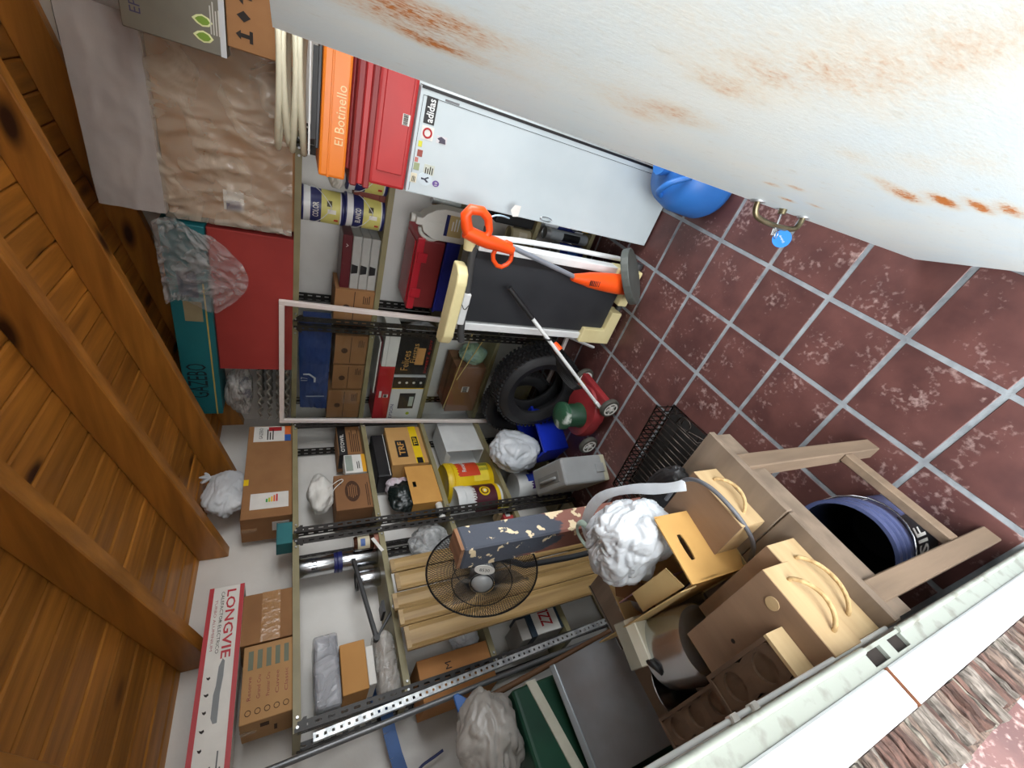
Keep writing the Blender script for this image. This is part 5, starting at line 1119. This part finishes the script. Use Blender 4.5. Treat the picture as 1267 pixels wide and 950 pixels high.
# rear handle: closed loop grip
h1, h2, h3, h4 = tp(576, 258), tp(603, 262), tp(606, 292), tp(578, 288)
obj('rear_grip', M().tube([tuple(h1), tuple(h2), tuple(h3), tuple(tp(590, 296)), tuple(h4)], [.024, .020, .018, .024, .028], 12, closed=True, smooth=1), TO, t, smooth=60)
obj('rear_body', M().tube([tuple(tp(576, 286)), tuple(tp(598, 297)), tuple(tp(618, 303)), tuple(tp(634, 310))], [.030, .034, .030, .022], 14, smooth=1), TO, t, smooth=60)
obj('switch', M().bar(tuple(tp(601, 280)), tuple(tp(600, 286)), .014, .012), BLACK, t)
obj('front_grip', M().tube([tuple(tp(631, 298)), tuple(tp(634, 312)), tuple(tp(631, 325)), tuple(tp(617, 332)), tuple(tp(608, 318)), tuple(tp(616, 304))], .011, 10, closed=True, smooth=1), TO, t, smooth=60)
obj('wire', M().tube([tuple(tp(601, 272)), tuple(tp(612, 266)), tuple(tp(622, 267)), tuple(tp(630, 270, 1.9))], .004, 8, smooth=2), G(170, 196, 214), t, smooth=60)
obj('paper_tag', M().prism([(0, 0), (.05, .0), (.055, .035), (.03, .05), (0, .03)], .001, o=tuple(tp(641, 268, 1.88)), u=(0, -1, 0), q=(.1, .2, .9)), PAPER, t)

# ================================================================== TYRES
RUB = mat('tyre_rubber', (34, 34, 36), .6, col2=(26, 26, 28), scale=12, bump=.2)
def tyre(lab, c, axis, R, wdt, ri):
    t = thing('car_tyre', lab, 'tyre', c, 0, 'worn car tyres')
    a = Vector(axis).normalized()
    prof = []
    hw = wdt/2
    for r_, z in ((ri, -hw*.55), (ri*1.02, -hw*.75), (ri*1.12, -hw*.86), (ri+(R-ri)*.5, -hw*1.0), (R*.94, -hw*.88), (R*.975, -hw*.78), (R, -hw*.62), (R, -hw*.44), (R*.982, -hw*.42), (R*.982, -hw*.36), (R, -hw*.34), (R, -hw*.06), (R*.982, -hw*.04), (R*.982, hw*.04), (R, hw*.06), (R, hw*.34), (R*.982, hw*.36), (R*.982, hw*.42), (R, hw*.44), (R, hw*.62), (R*.975, hw*.78), (R*.94, hw*.88), (ri+(R-ri)*.5, hw), (ri*1.12, hw*.86), (ri*1.02, hw*.75), (ri, hw*.55), (ri*1.05, hw*.5), (R*.93, hw*.6), (R*.95, 0), (R*.93, -hw*.6), (ri*1.05, -hw*.5), (ri, -hw*.55)): prof.append((r_, z))
    obj('carcass', M().lathe(prof, 56, o=(0, 0, R), ax=tuple(a), caps=False), RUB, t, smooth=40)
    m = M(); u, q, w_ = frame(a); o_ = Vector((0, 0, R))
    for k_ in range(60):
        an = 2*pi*k_/60; d = u*cos(an)+q*sin(an); tn = -u*sin(an)+q*cos(an)
        for z0, z1_, sk in ((-.80, -.46, .012), (-.32, -.07, -.010), (.07, .32, .010), (.46, .80, -.012)):
            f0 = o_+d*(R*1.006)+a*(z0*hw); f1 = o_+d*(R*1.006)+a*(z1_*hw)+tn*sk
            m.bar(tuple(f0), tuple(f1), .016, .012, up=tuple(d))
    obj('tread_blocks', m, RUB, t)
    return t
tyre('front worn car tyre standing in the corner behind the lawn mower', (2.02, 1.60, 0), (-.975, -.05, .06), .31, .22, .19)
tyre('rear car tyre leaning behind the front tyre in the corner', (2.20, 1.90, 0), (-1, -.02, .0), .28, .12, .185)

# ================================================================== LAWN MOWER
MB_ = Vector((1.69, 1.56, 0)); t = thing('lawn_mower', 'old electric lawn mower with red deck, green motor and white handle', 'lawn mower', MB_)
RD_ = mat('faded_red_paint', (148, 44, 48), .5, col2=(128, 38, 42), scale=8, bump=.1)
GM = mat('green_motor_paint', (36, 74, 50), .45, col2=(28, 62, 44), scale=9)
n = 28; P = []
deck = [(.15*cos(2*pi*i/n)*(1.0 if sin(2*pi*i/n) > 0 else 1.08), .20*sin(2*pi*i/n)) for i in range(n)]
def dome(u, v): pass
m = M(); rows = [(1.0, .05), (1.0, .10), (.93, .125), (.6, .135), (0.02, .14)]
V = []; 
for s_, z in rows: V += [(a*s_, b*s_, z) for a, b in deck]
F = []
for j in range(len(rows)-1): F += [(j*n+i, j*n+(i+1) % n, (j+1)*n+(i+1) % n, (j+1)*n+i) for i in range(n)]
F.append(tuple(range((len(rows)-1)*n, len(rows)*n)))
obj('deck', m.add(V, F), RD_, t, smooth=50)
obj('deck_corner', M().box(-.16, .16, -.215, -.10, .06, .11), RD_, t, bevel=.012, seg=2)
obj('warning_label', M().box(.06, .13, -.17, -.12, .1105, .112), G(150, 120, 60), t)
mt_ = obj('motor', M().lathe([(.085, .13), (.088, .14), (.080, .16), (.078, .24), (.07, .25)], 28, o=(-.02, .02, 0)), GM, t, smooth=40)
obj('motor_cap', M().lathe([(.086, .255), (.094, .262), (.094, .285), (.085, .295), (.03, .305), (0, .305)], 28, o=(-.02, .02, 0)), mat('worn_green_cap', (44, 86, 62), .45, col2=(188, 196, 188), scale=14, thr=(.55, .66)), mt_, smooth=40)
for x, y in ((-.165, -.17), (-.165, .17), (.165, -.17), (.165, .17)):
    sx = 1 if x > 0 else -1
    w_ = obj('wheel', M().lathe([(.03, -.016), (.05, -.018), (.064, -.015), (.068, -.006), (.068, .006), (.064, .015), (.05, .018), (.03, .016)], 28, o=(x, y, .068), ax=(1, 0, 0), caps=False), mat('grey_wheel_rubber', (78, 76, 68), .7, col2=(64, 62, 56), scale=9), t, smooth=40)
    hb2 = M().cyl((x-.019, y, .068), (x+.019, y, .068), .016, n=14)
    for k_ in range(5): a = 2*pi*k_/5; hb2.bar((x, y, .068), (x, y+.045*cos(a), .068+.045*sin(a)), .012, .034, up=(1, 0, 0))
    obj('wheel_hub', hb2.lathe([(.040, -.0185), (.05, -.0185), (.05, .0185), (.040, .0185), (.040, -.0185)], 24, o=(x, y, .068), ax=(1, 0, 0), caps=False), PAPER, w_, smooth=30)
hA = Vector((-.12, -.16, .13)); hB = Vector(on(630, 356, 'x', 1.80))-MB_
dv = hB-hA
obj('handle_tube', M().tube([tuple(hA), tuple(hA+dv*.80)], .011, 12), WHITE, t, smooth=60)
obj('hand_grip', M().tube([tuple(hA+dv*.78), tuple(hA+dv*1.0)], .0155, 12), BLACK, t, smooth=60)
obj('handle_clamp', M().tube([tuple(hA+dv*.62+Vector((0, 0, .03))), tuple(hA+dv*.62+Vector((-.02, 0, 0))), tuple(hA+dv*.62-Vector((0, 0, .03))), tuple(hA+dv*.62+Vector((.02, 0, 0)))], .005, 8, closed=True, smooth=1), BLACK, t, smooth=60)
obj('clamp_foot', M().bar(tuple(hA-dv.normalized()*.04), tuple(hA+dv*.03), .03, .02), WHITE, t)
pl_ = hA+dv*.52+Vector((.03, .02, -.045))
obj('plug', M().cyl(tuple(pl_), tuple(pl_+Vector((.04, -.02, .03))), .026, .022), TO, t, smooth=40)
m = M()
for i in range(6):
    o_ = .012*i
    m.tube([tuple(hA+dv*.60+Vector((0, .01, -.01))), tuple(hA+dv*.52+Vector((.05+o_, .05, -.02-o_))), tuple(hA+dv*.40+Vector((.06+o_, .08+o_, -.05))), tuple(hA+dv*.26+Vector((.05, .07+o_, -.04))), tuple(hA+dv*.20+Vector((.01, .03, -.01)))], .005, 6, smooth=2)
obj('power_cable', m, BLACK, t, smooth=60)

# ================================================================== WIRE RACK on the floor (stack of oven grids)
WIRE = mat('blackened_wire', (78, 70, 64), .3, .8, col2=(30, 26, 24), scale=20)
t = thing('grill_basket', 'blackened wire grill basket on the floor beside the table', 'grill', (.98, 1.36, 0), radians(4))
a0, b0, hgt = .19, .30, .14
m = M()
for z in (.006, hgt): m.tube([(-a0, -b0, z), (a0, -b0, z), (a0, b0, z), (-a0, b0, z)], .005, 6, closed=True)
obj('frame', m, WIRE, t, smooth=60)
obj('dark_base', M().box(-a0+.01, a0-.01, -b0+.01, b0-.01, .002, .005), mat('dark_sheet', (22, 19, 18), .8, col2=(30, 26, 24), scale=20), t)  # dark sheet added under the rods so the basket reads darker
m = M()
for i in range(19):
    y_ = -b0+.012+(2*b0-.024)*i/18; m.tube([(-a0, y_, .006), (-a0, y_, hgt), (a0, y_, hgt), (a0, y_, .006)], .0042, 6)
obj('cross_rods', m, WIRE, t, smooth=60)
m = M()
for i in range(4):
    x_ = -a0+2*a0*i/3; m.tube([(x_, -b0, hgt*.4), (x_, b0, hgt*.4)], .0035, 6)
for s_ in (-1, 1): m.tube([(-a0, s_*b0, .01), (0, s_*b0, hgt), (a0, s_*b0, .01)], .0032, 6); m.tube([(-a0*.6, s_*b0, .01), (-a0*.6, s_*b0, hgt), (a0*.6, s_*b0, hgt), (a0*.6, s_*b0, .01)], .0032, 6)
obj('long_rods', m, WIRE, t, smooth=60)
obj('handle', M().tube([(-.04, -b0, hgt), (-.035, -b0-.05, hgt-.01), (.035, -b0-.05, hgt-.01), (.04, -b0, hgt)], .004, 8, smooth=1), WIRE, t, smooth=60)

# ================================================================== BLUE CAN behind the door, beside the fridge
t = thing('blue_jerrycan', 'blue plastic water can on the floor beside the fridge, half hidden by the door', 'can', (1.73, .045, 0))
BJ = mat('mid_blue_plastic', (46, 112, 190), .45, col2=(40, 100, 174), scale=5)
obj('body', M().lathe([(.12, 0), (.165, .02), (.18, .06), (.175, .20), (.15, .27), (.07, .31), (.035, .32), (.035, .35)], 36), BJ, t, smooth=50)
obj('handle', M().tube([(.0, .12, .28), (-.04, .11, .35), (-.10, .05, .36), (-.13, .0, .28)], .014, 10, smooth=2), BJ, t, smooth=60); obj('cap', M().cyl((0, 0, .345), (0, 0, .37), .042, n=24), BJ, t, smooth=40)

# ================================================================== WORK TABLE on the left
TZ = .80
TW = mat('weathered_table_wood', (128, 112, 96), .7, col2=(108, 94, 80), scale=3, stretch=(6, 1, 6), bump=.08)
LEGW = wood('table_leg_wood', (126, 107, 88), (104, 88, 72), 2, 3, .7)
t = thing('work_table', 'weathered wooden work table against the front wall under the clutter', 'table', (0, 0, 0))
for x0, x1 in ((-.005, .262), (.264, .545)): obj('top_board', M().box(x0, x1, .600, 1.475, TZ-.022, TZ), TW, t, bevel=.003, seg=1)
obj('apron', M().box(.0, .54, .612, .632, TZ-.10, TZ-.022), TW, t); obj('apron', M().box(.0, .54, 1.40, 1.42, TZ-.10, TZ-.022), TW, t)
for x, y in ((.43, .60), (.055, .60), (.50, 1.345), (.04, 1.345)): obj('leg', M().box(x-.025, x+.025, y, y+.05, 0, TZ-.022), LEGW, t, bevel=.003, seg=1)
obj('stretcher', M().box(.08, .405, .603, .632, .20, .25), LEGW, t, bevel=.003, seg=1)
obj('metal_edge', M().box(.30, .545, 1.475, 1.482, TZ-.02, TZ+.004), CHROME, t)

# blue bucket under the table, tipped towards the room
BB = mat('blue_bucket_plastic', (86, 94, 132), .45, col2=(70, 80, 120), scale=6)
t = thing('blue_bucket', 'dark blue paint bucket standing under the table near the door jamb', 'bucket', (.205, .80, .0))
hb_, rt_, rb_ = .355, .137, .118
obj('shell', M().lathe([(rb_, 0), (rb_*1.01, .004), (rt_*.96, hb_*.72), (rt_*1.03, hb_*.73), (rt_*1.03, hb_*.77), (rt_*.975, hb_*.775), (rt_*1.035, hb_*.84), (rt_*1.035, hb_*.87), (rt_*.985, hb_*.875), (rt_*1.05, hb_*.97), (rt_*1.05, hb_), (rt_*.97, hb_), (rb_*.95, .012), (0, .012)], 48), BB, t, smooth=35)
obj('inner_face', M().lathe([(rb_*.90, .02), (rt_*.945, hb_*.97), (rt_*.955, hb_*.97), (rb_*.92, .014)], 48), mat('dark_blue_inside', (16, 22, 40), .35, col2=(12, 16, 30), scale=6), t, smooth=40)  # inside of the bucket, coloured darker than the shell
wrap_label(t, rb_*1.10, hb_*.10, hb_*.60, -pi*.95, -pi*.52, G(24, 26, 30), 'dark_label', 28)
arc_text('SIF', t, rb_*1.10, hb_*.42, .07, -pi*.72, .62, PAPER); wrap_label(t, rt_*.955, hb_*.50, hb_*.66, -pi*.30, -pi*.12, PAPER, 'barcode_label')
m = M()
for i in range(9):
    a = -pi*.285+.055*i; r2 = rt_*.957+.0016; m.bar((r2*cos(a), r2*sin(a), hb_*.53), (r2*cos(a), r2*sin(a), hb_*.63), .003, .0012, up=(cos(a), sin(a), 0))
obj('barcode', m, INK, t)
obj('wire_handle', M().tube([(rt_*1.05*cos(pi*(1+k_/12)), rt_*1.05*sin(pi*(1+k_/12)), hb_*.80-.06*sin(pi*k_/12)) for k_ in range(13)], .003, 8), CHROME, t, smooth=60)

# ------------------------------------------------------------------ wooden wine boxes with rope handles
PINE = wood('pine_box_wood', (198, 173, 132), (176, 148, 108), 0, 2.5, .6, rand=.06)
PINED = wood('pine_lid_wood', (146, 118, 94), (128, 102, 80), 0, 2.5, .6, rand=.06)
ROPE = mat('pale_rope', (200, 172, 124), .9, col2=(168, 138, 94), scale=40, bump=.5, bscale=90)
def winebox(lab, x0, x1, yf, dep, z0, h, plug=False):
    w = x1-x0; t = thing('wine_box', lab, 'wooden box', ((x0+x1)/2, yf, z0), 0, 'wooden boxes with rope handles')
    th = .008
    obj('front_board', M().box(-w/2, w/2, 0, th, 0, h), PINE, t, bevel=.0012, seg=1); obj('back_board', M().box(-w/2, w/2, dep-th, dep, 0, h), PINE, t)
    obj('side_board', M().box(-w/2, -w/2+th, th, dep-th, 0, h-.005), PINE, t); obj('side_board', M().box(w/2-th, w/2, th, dep-th, 0, h-.005), PINE, t)
    obj('bottom_board', M().box(-w/2+th, w/2-th, th, dep-th, 0, .006), PINE, t)
    obj('lid', M().box(-w/2, w/2, .002, dep-.002, h-.005, h+.001), PINED, t)
    ro = min(.11, w*.30)
    obj('rope_handle', M().tube([(-ro, .004, h*.50), (-ro, -.008, h*.52), (-ro*.6, -.020, h*.34), (0, -.026, h*.28), (ro*.6, -.020, h*.34), (ro, -.008, h*.52), (ro, .004, h*.50)], .0048, 8, smooth=2), ROPE, t, smooth=60)
    if plug: obj('plug', M().cyl((w*.18, dep*.12, h), (w*.18, dep*.12, h+.003), .014, n=24), PINE, t, smooth=40); obj('mark', M().cyl((w*.12, dep*.62, h), (w*.12, dep*.62, h+.0014), .005, n=10), INK, t)
    return t
winebox('small pale wooden box with rope handle at the far front corner of the table', .282, .462, .667, .22, TZ+.001, .095)
winebox('lower wooden box with rope handle, under the one with a round plug', .0, .216, .640, .29, TZ+.001, .110)
winebox('upper wooden box with rope handle and round plug in its lid, on another box', -.004, .168, .622, .30, TZ+.115, .095, True)
# wine racks blocks with round recesses
DARKW = wood('dark_dusty_wood', (112, 88, 68), (92, 72, 56), 1, 3, .7, rand=.06)
def recess_block(lab, x0, x1, y0, y1, z0, h, cs):
    t = thing('bottle_insert', lab, 'wooden insert', ((x0+x1)/2, (y0+y1)/2, z0), 0, 'wooden bottle inserts'); w, d = x1-x0, y1-y0
    obj('front_board', M().box(-w/2, w/2, -d/2, -d/2+.008, 0, h), PINE, t); obj('back_board', M().box(-w/2, w/2, d/2-.008, d/2, 0, h), DARKW, t)
    obj('side_board', M().box(-w/2, -w/2+.008, -d/2+.008, d/2-.008, 0, h), DARKW, t); obj('side_board', M().box(w/2-.008, w/2, -d/2+.008, d/2-.008, 0, h), DARKW, t)
    # top board with round wells
    n = 24; k = len(cs); seg = (d-.016)/k
    for i in range(k):
        y_ = -d/2+.008+seg*(i+.5); hw, hs = w/2-.008, seg/2
        outer = []
        for j in range(n):
            a = 2*pi*j/n; c_, s_ = cos(a), sin(a); q = max(abs(c_)/hw, abs(s_)/hs); outer.append((c_/q, s_/q))
        rr = min(hw, hs)*.84
        obj('well_board', M().ring(outer, [(rr*cos(2*pi*j/n), rr*sin(2*pi*j/n)) for j in range(n)], .008, o=(0, y_, h-.012), u=(1, 0, 0), q=(0, 1, 0)), DARKW, t)
        obj('well_floor', M().lathe([(rr, 0), (rr*.9, -.012), (rr*.5, -.02), (0, -.022)], n, o=(0, y_, h-.012)), DARKW, t, smooth=60)
    return t
recess_block('wooden bottle insert with round wells lying on the box with a round plug', -.006, .075, .675, .885, TZ+.2125, .055, (1, 2))
recess_block('darker wooden bottle insert with round wells standing at the wall end of the table', -.006, .068, .935, 1.22, TZ+.001, .19, (1, 2, 3))
# cardboard box with handle hole and folded flap
t = thing('handle_carton', 'yellow tan cardboard box with an oval handle hole, open top, on the table', 'box', (.318, .785, TZ+.001), radians(-8))
cw, cdp, ch = .175, .42, .225; th = .004
YC = mat('yellow_tan_card', (202, 158, 92), .75, col2=(190, 146, 82), scale=6); YC2 = mat('pale_tan_card', (200, 172, 120), .8, col2=(188, 160, 108), scale=6)
ov = []; n = 24
for i in range(n):
    a = 2*pi*i/n; ov.append((.034*max(-1, min(1, 1.35*cos(a))), ch*.78+.011*sin(a)))
out = []
for i in range(n):
    a = 2*pi*i/n; c_, s_ = cos(a), sin(a); q = max(abs(c_)/(cw/2), abs(s_)/(ch*.22) if s_ > 0 else abs(s_)/(ch*.78)); out.append((c_/q, ch*.78+s_/q))
obj('front_panel', M().ring(out, ov, th, o=(0, th, 0)), YC, t)
obj('side_panel', M().prism([(0, 0), (cdp, 0), (cdp, ch*.50), (0, ch*.86), (0, ch*.5)][:4], th, o=(-cw/2+th, 0, 0), u=(0, 1, 0)), YC, t)
obj('side_panel', M().prism([(0, 0), (cdp, 0), (cdp, ch*.34), (.03, ch*.36), (.012, ch*.9), (0, ch)], th, o=(cw/2, 0, 0), u=(0, 1, 0)), YC, t)
obj('back_panel', M().box(-cw/2, cw/2, cdp-th, cdp, 0, ch*.6), YC2, t); obj('bottom_panel', M().box(-cw/2, cw/2, 0, cdp, 0, th), YC2, t)
obj('side_flap', M().prism([(.03, ch*.82), (cdp*.98, ch*.46), (cdp*1.14, ch*.62), (cdp*1.20, ch*.82), (cdp*1.16, ch*.95), (cdp*.62, ch*1.0), (.05, ch*.99)], .003, o=(-cw/2-.001, 0, 0), u=(0, 1, 0)), YC2, t)
obj('top_flap', M().prism([(0, 0), (.19, 0), (.19, .07), (.02, .075)], .003, o=(-cw/2+.01, .05, ch*.90), u=(0, 1, 0), q=(.75, 0, .1)), YC2, t)
obj('divider', M().box(-cw*.1, -cw*.08, .2, .38, .02, ch*.70), G(186, 150, 160), t); obj('paper_scrap', M().bar((-.05, .24, .14), (.03, .36, .16), .06, .002), CARDD, t)
cbt, _ = bag('white_carrier_bag', 'big crumpled white carrier bag spilling from the cardboard box on the table', (.44, .925, TZ+.085), (.105, .135, .125), 92, BAG, flat=False, a=.24, b=.17, nu=140, nv=90)
cbo = Vector(cbt.location)
def band(pts, wd, ma_, par, nm):
    m = M(); n = len(pts)
    P = [Vector(p) for p in pts]
    for _ in range(2):
        Q = [P[0]]
        for i in range(len(P)-1): Q += [P[i]*.75+P[i+1]*.25, P[i]*.25+P[i+1]*.75]
        P = Q+[P[-1]]
    V = []
    for i, p in enumerate(P):
        t_ = (P[min(i+1, len(P)-1)]-P[max(i-1, 0)]).normalized(); c_ = t_.cross(Vector((.2, -.3, 1))).normalized(); w2 = wd*(.8+.4*noise.noise(p*9))
        V += [p+c_*w2/2, p+Vector((0, 0, .005)), p-c_*w2/2, p-Vector((0, 0, .003))]
    F = [(0, 1, 2, 3), tuple(4*(len(P)-1)+k for k in (3, 2, 1, 0))]
    for i in range(len(P)-1):
        for k in range(4): F.append((4*i+k, 4*i+4+k, 4*i+4+(k+1) % 4, 4*i+(k+1) % 4))
    return obj(nm, m.add(V, F), ma_, par, smooth=50)
band([tuple(Vector(on(*p, 'z', zz))-cbo) for p, zz in (((745, 690), .95), ((722, 655), .955), ((728, 632), .96), ((745, 612), .96), ((780, 604), .95), ((815, 605), .94), ((838, 602), .93), ((848, 600), .92))], .05, BAG, cbt, 'handle')
band([tuple(Vector(on(*p, 'z', zz))-cbo) for p, zz in (((745, 690), .93), ((732, 684), .95), ((716, 664), .97), ((713, 650), .98), ((720, 645), .98), ((728, 655), .97))], .022, mat('green_tinted_bag', (176, 194, 182), .4, col2=(160, 180, 168), scale=6), cbt, 'handle')
bag('dark_hollow', 'dark blob standing in for the shaded hollow of the white carrier bag', (.505, .83, TZ+.02), (.065, .11, .045), 97, BLACK, flat=False, a=.15, b=.08)  # black blob put in for the shade inside the carrier bag
rg = bag('grey_rag', 'twisted grey and pale rag at the far end of the cardboard box', (.37, 1.235, TZ+.002), (.07, .055, .05), 95, mat('grey_rag', (176, 174, 172), .9, col2=(140, 138, 138), scale=12, bump=.4), 'rag')
# grey cable loop over the small box
t = thing('cable_loop', 'grey plastic covered cable loop around the cardboard box', 'cable', (.35, .80, TZ+.10))
obj('cable', M().tube([(.12, .0, .005), (.12, -.10, .012), (.06, -.155, .02), (-.04, -.15, .0), (-.10, -.10, -.05), (-.115, -.03, -.08)], .006, 8, smooth=3), G(96, 98, 104), t, smooth=60)

# chrome slicer
t = thing('meat_slicer', 'stainless steel slicing machine with plastic guard plate on the table', 'slicer', (.17, 1.07, TZ+.001), radians(0))
obj('housing', M().lathe([(0, -.085), (.088, -.085), (.095, -.075), (.095, .07), (.085, .08), (0, .08)], 36, o=(-.0, 0, .10), ax=(.25, 1, 0)), mat('polished_steel', (205, 207, 210), .25, .9, scale=4), t, smooth=40)
obj('base', M().box(-.10, .13, -.09, .16, 0, .018), CHROME, t, bevel=.005, seg=2)
obj('guard_plate', M().box(-.01, .11, .12, .155, .06, .17), mat('ivory_plastic', (224, 220, 206), .4, col2=(204, 198, 176), scale=5), t, rot=(radians(25), 0, radians(-12)), bevel=.003, seg=1)
obj('plate_side', M().box(-.01, .11, .15, .19, .02, .17), G(140, 136, 122), t, rot=(radians(25), 0, radians(-12)), bevel=.003, seg=1)
obj('lever', M().tube([(.05, .09, .17), (.02, .06, .20), (-.01, .03, .205), (-.03, .04, .19)], [.012, .010, .009, .005], 10, smooth=1), BLACK, t, smooth=60)
obj('blade', M().lathe([(0, 0), (.09, 0), (.092, .002), (0, .005)], 36, o=(-.05, .12, .09), ax=(.2, 1, .1)), CHROME, t, smooth=30)
m = M()
for i in range(6): m.box(-.13+.010*i, -.124+.010*i, -.03, .07, .08, .084)
obj('ribbed_tray', m.box(-.135, -.07, -.035, .075, .072, .08), mat('ivory_plastic', (214, 208, 186)), t); obj('front_foot', M().box(-.135, -.07, -.03, .07, .0, .072), BLACK, t)

# old painted timber post and pedestal fan
PT = mat('flaked_blue_paint', (138, 92, 80), .7, col2=(70, 75, 86), scale=9, stretch=(1, 1, .5), bump=.5, bscale=22, thr=(.47, .50))
N = PT.node_tree.nodes; L = PT.node_tree.links; sp = N.new('ShaderNodeSeparateXYZ'); L.new(N['Texture Coordinate'].outputs['Object'], sp.inputs[0]); wz = N.new('ShaderNodeMapRange'); wz.inputs[1].default_value = .85; wz.inputs[2].default_value = 1.35; wz.inputs[3].default_value = -.16; wz.inputs[4].default_value = .16; L.new(sp.outputs[2], wz.inputs[0]); ad_ = N.new('ShaderNodeMath'); L.new(wz.outputs[0], ad_.inputs[0]); rmp = [n for n in N if n.type == 'VALTORGB'][0]; L.new(rmp.inputs[0].links[0].from_socket, ad_.inputs[1]); L.new(ad_.outputs[0], rmp.inputs[0])
N = PT.node_tree.nodes; L = PT.node_tree.links; b_ = N['Principled BSDF']; src = b_.inputs['Base Color'].links[0].from_socket
n3 = N.new('ShaderNodeTexNoise'); n3.inputs['Scale'].default_value = 17; n3.inputs['Detail'].default_value = 6; L.new(N['Texture Coordinate'].outputs['Object'], n3.inputs[0])
mr = N.new('ShaderNodeMapRange'); mr.inputs[1].default_value = .585; mr.inputs[2].default_value = .60; L.new(n3.outputs[0], mr.inputs[0]); mx = N.new('ShaderNodeMix'); mx.data_type = 'RGBA'; L.new(mr.outputs[0], mx.inputs[0]); L.new(src, mx.inputs[6]); mx.inputs[7].default_value = (*lin((226, 206, 170)), 1); L.new(mx.outputs[2], b_.inputs['Base Color'])
t = thing('painted_post', 'old timber post with flaking blue and brown paint standing at the table end', 'post', (.69, 1.25, 0), radians(8))
obj('timber', M().box(-.05, .05, -.05, .05, 0, 1.385), PT, t, bevel=.006, seg=1)
obj('raw_end', M().prism([(-.044, -.044), (.044, -.046), (.046, .044), (0, .03), (-.044, .046)], .012, o=(0, 0, 1.384), u=(1, 0, 0), q=(0, 1, 0)), wood('raw_end_grain', (150, 110, 80), (110, 78, 56), 0, 5, .9), t)
FC_ = Vector((.735, 1.565, 1.19)); t = thing('pedestal_fan', 'pedestal fan with a round black wire cage behind the painted post', 'fan', (.78, 1.70, 0))
fa = Vector((-.88, -.30, .40)).normalized()          # direction the cage faces
B_ = Vector((.78, 1.70, 0)); c0 = FC_-B_; u, q, w_ = frame(fa); RF_ = .226
m = M()
def cagept(rr, a, s_): 
    k_ = sqrt(max(0, 1-(rr/RF_)**2)); return c0+(u*cos(a)+q*sin(a))*rr+w_*s_*.055*k_
fc = obj('cage_rim', M().tube([tuple(c0+(u*cos(2*pi*i/48)+q*sin(2*pi*i/48))*RF_) for i in range(48)], .004, 8, closed=True), BLACK, t, smooth=60)
for s_, nm in ((1, 'front_grille'), (-1, 'rear_grille')):
    m = M()
    for i in range(120):
        a = 2*pi*i/120; m.tube([tuple(cagept(.05+(RF_-.05)*j/5, a+.25*(j/5)*(1 if s_ > 0 else 0), s_)) for j in range(6)], .0011, 4)
    for rr in (.12, .045): m.tube([tuple(cagept(rr, 2*pi*i/40, s_)) for i in range(40)], .0022, 6, closed=True)
    obj(nm, m, BLACK, t)
BL = film('smoky_blade', (120, 122, 126), .35, .2, .1, 4)
m = M()
for k_ in range(3):
    a = 2*pi*k_/3+.5
    def bl(uu, vv):
        rr = .03+.165*uu; aa = a+(vv-.5)*(.9*sin(pi*min(1, .25+uu*.8))); return tuple(c0+(u*cos(aa)+q*sin(aa))*rr+w_*(.02*(vv-.5)))
    m.grid(bl, 12, 6)
obj('blades', m, BL, t, smooth=60, solid=.002)
obj('hub', M().lathe([(0, .075), (.024, .07), (.042, .056), (.05, .03), (.05, -.02), (0, -.02)], 28, o=tuple(c0), ax=tuple(w_)), G(150, 152, 152, .35), t, smooth=40)
sk = c0+w_*.052+u*.0; up_ = (Vector((0, 0, 1))-w_*w_.z).normalized(); rt2 = up_.cross(w_)
sl = c0+up_*.0-rt2*.0+rt2*.07+w_*.056
s_ = obj('badge', M().prism([(.04*cos(2*pi*i/24), .022*sin(2*pi*i/24)) for i in range(24)], .003, o=tuple(sl), u=tuple(-up_), q=tuple(rt2)), PAPER, t); text('8530', .04, .014, INK, s_, tuple(sl+w_*.003), u=tuple(-up_), q=tuple(rt2), off=.001)
obj('motor', M().lathe([(.05, -.05), (.06, -.06), (.06, -.12), (.04, -.15), (0, -.155)], 28, o=tuple(c0), ax=tuple(w_)), G(60, 62, 64), t, smooth=40)
mc = c0-w_*.10
obj('pole', M().tube([tuple(mc), (mc.x*.5, mc.y*.5, 1.0), (0, 0, .9), (0, 0, .03)], .014, 12, smooth=1), G(70, 72, 74, .4, .5), t, smooth=60); obj('base', M().lathe([(.16, 0), (.165, .012), (.12, .028), (.03, .04), (0, .04)], 32), BLACK, t, smooth=40)
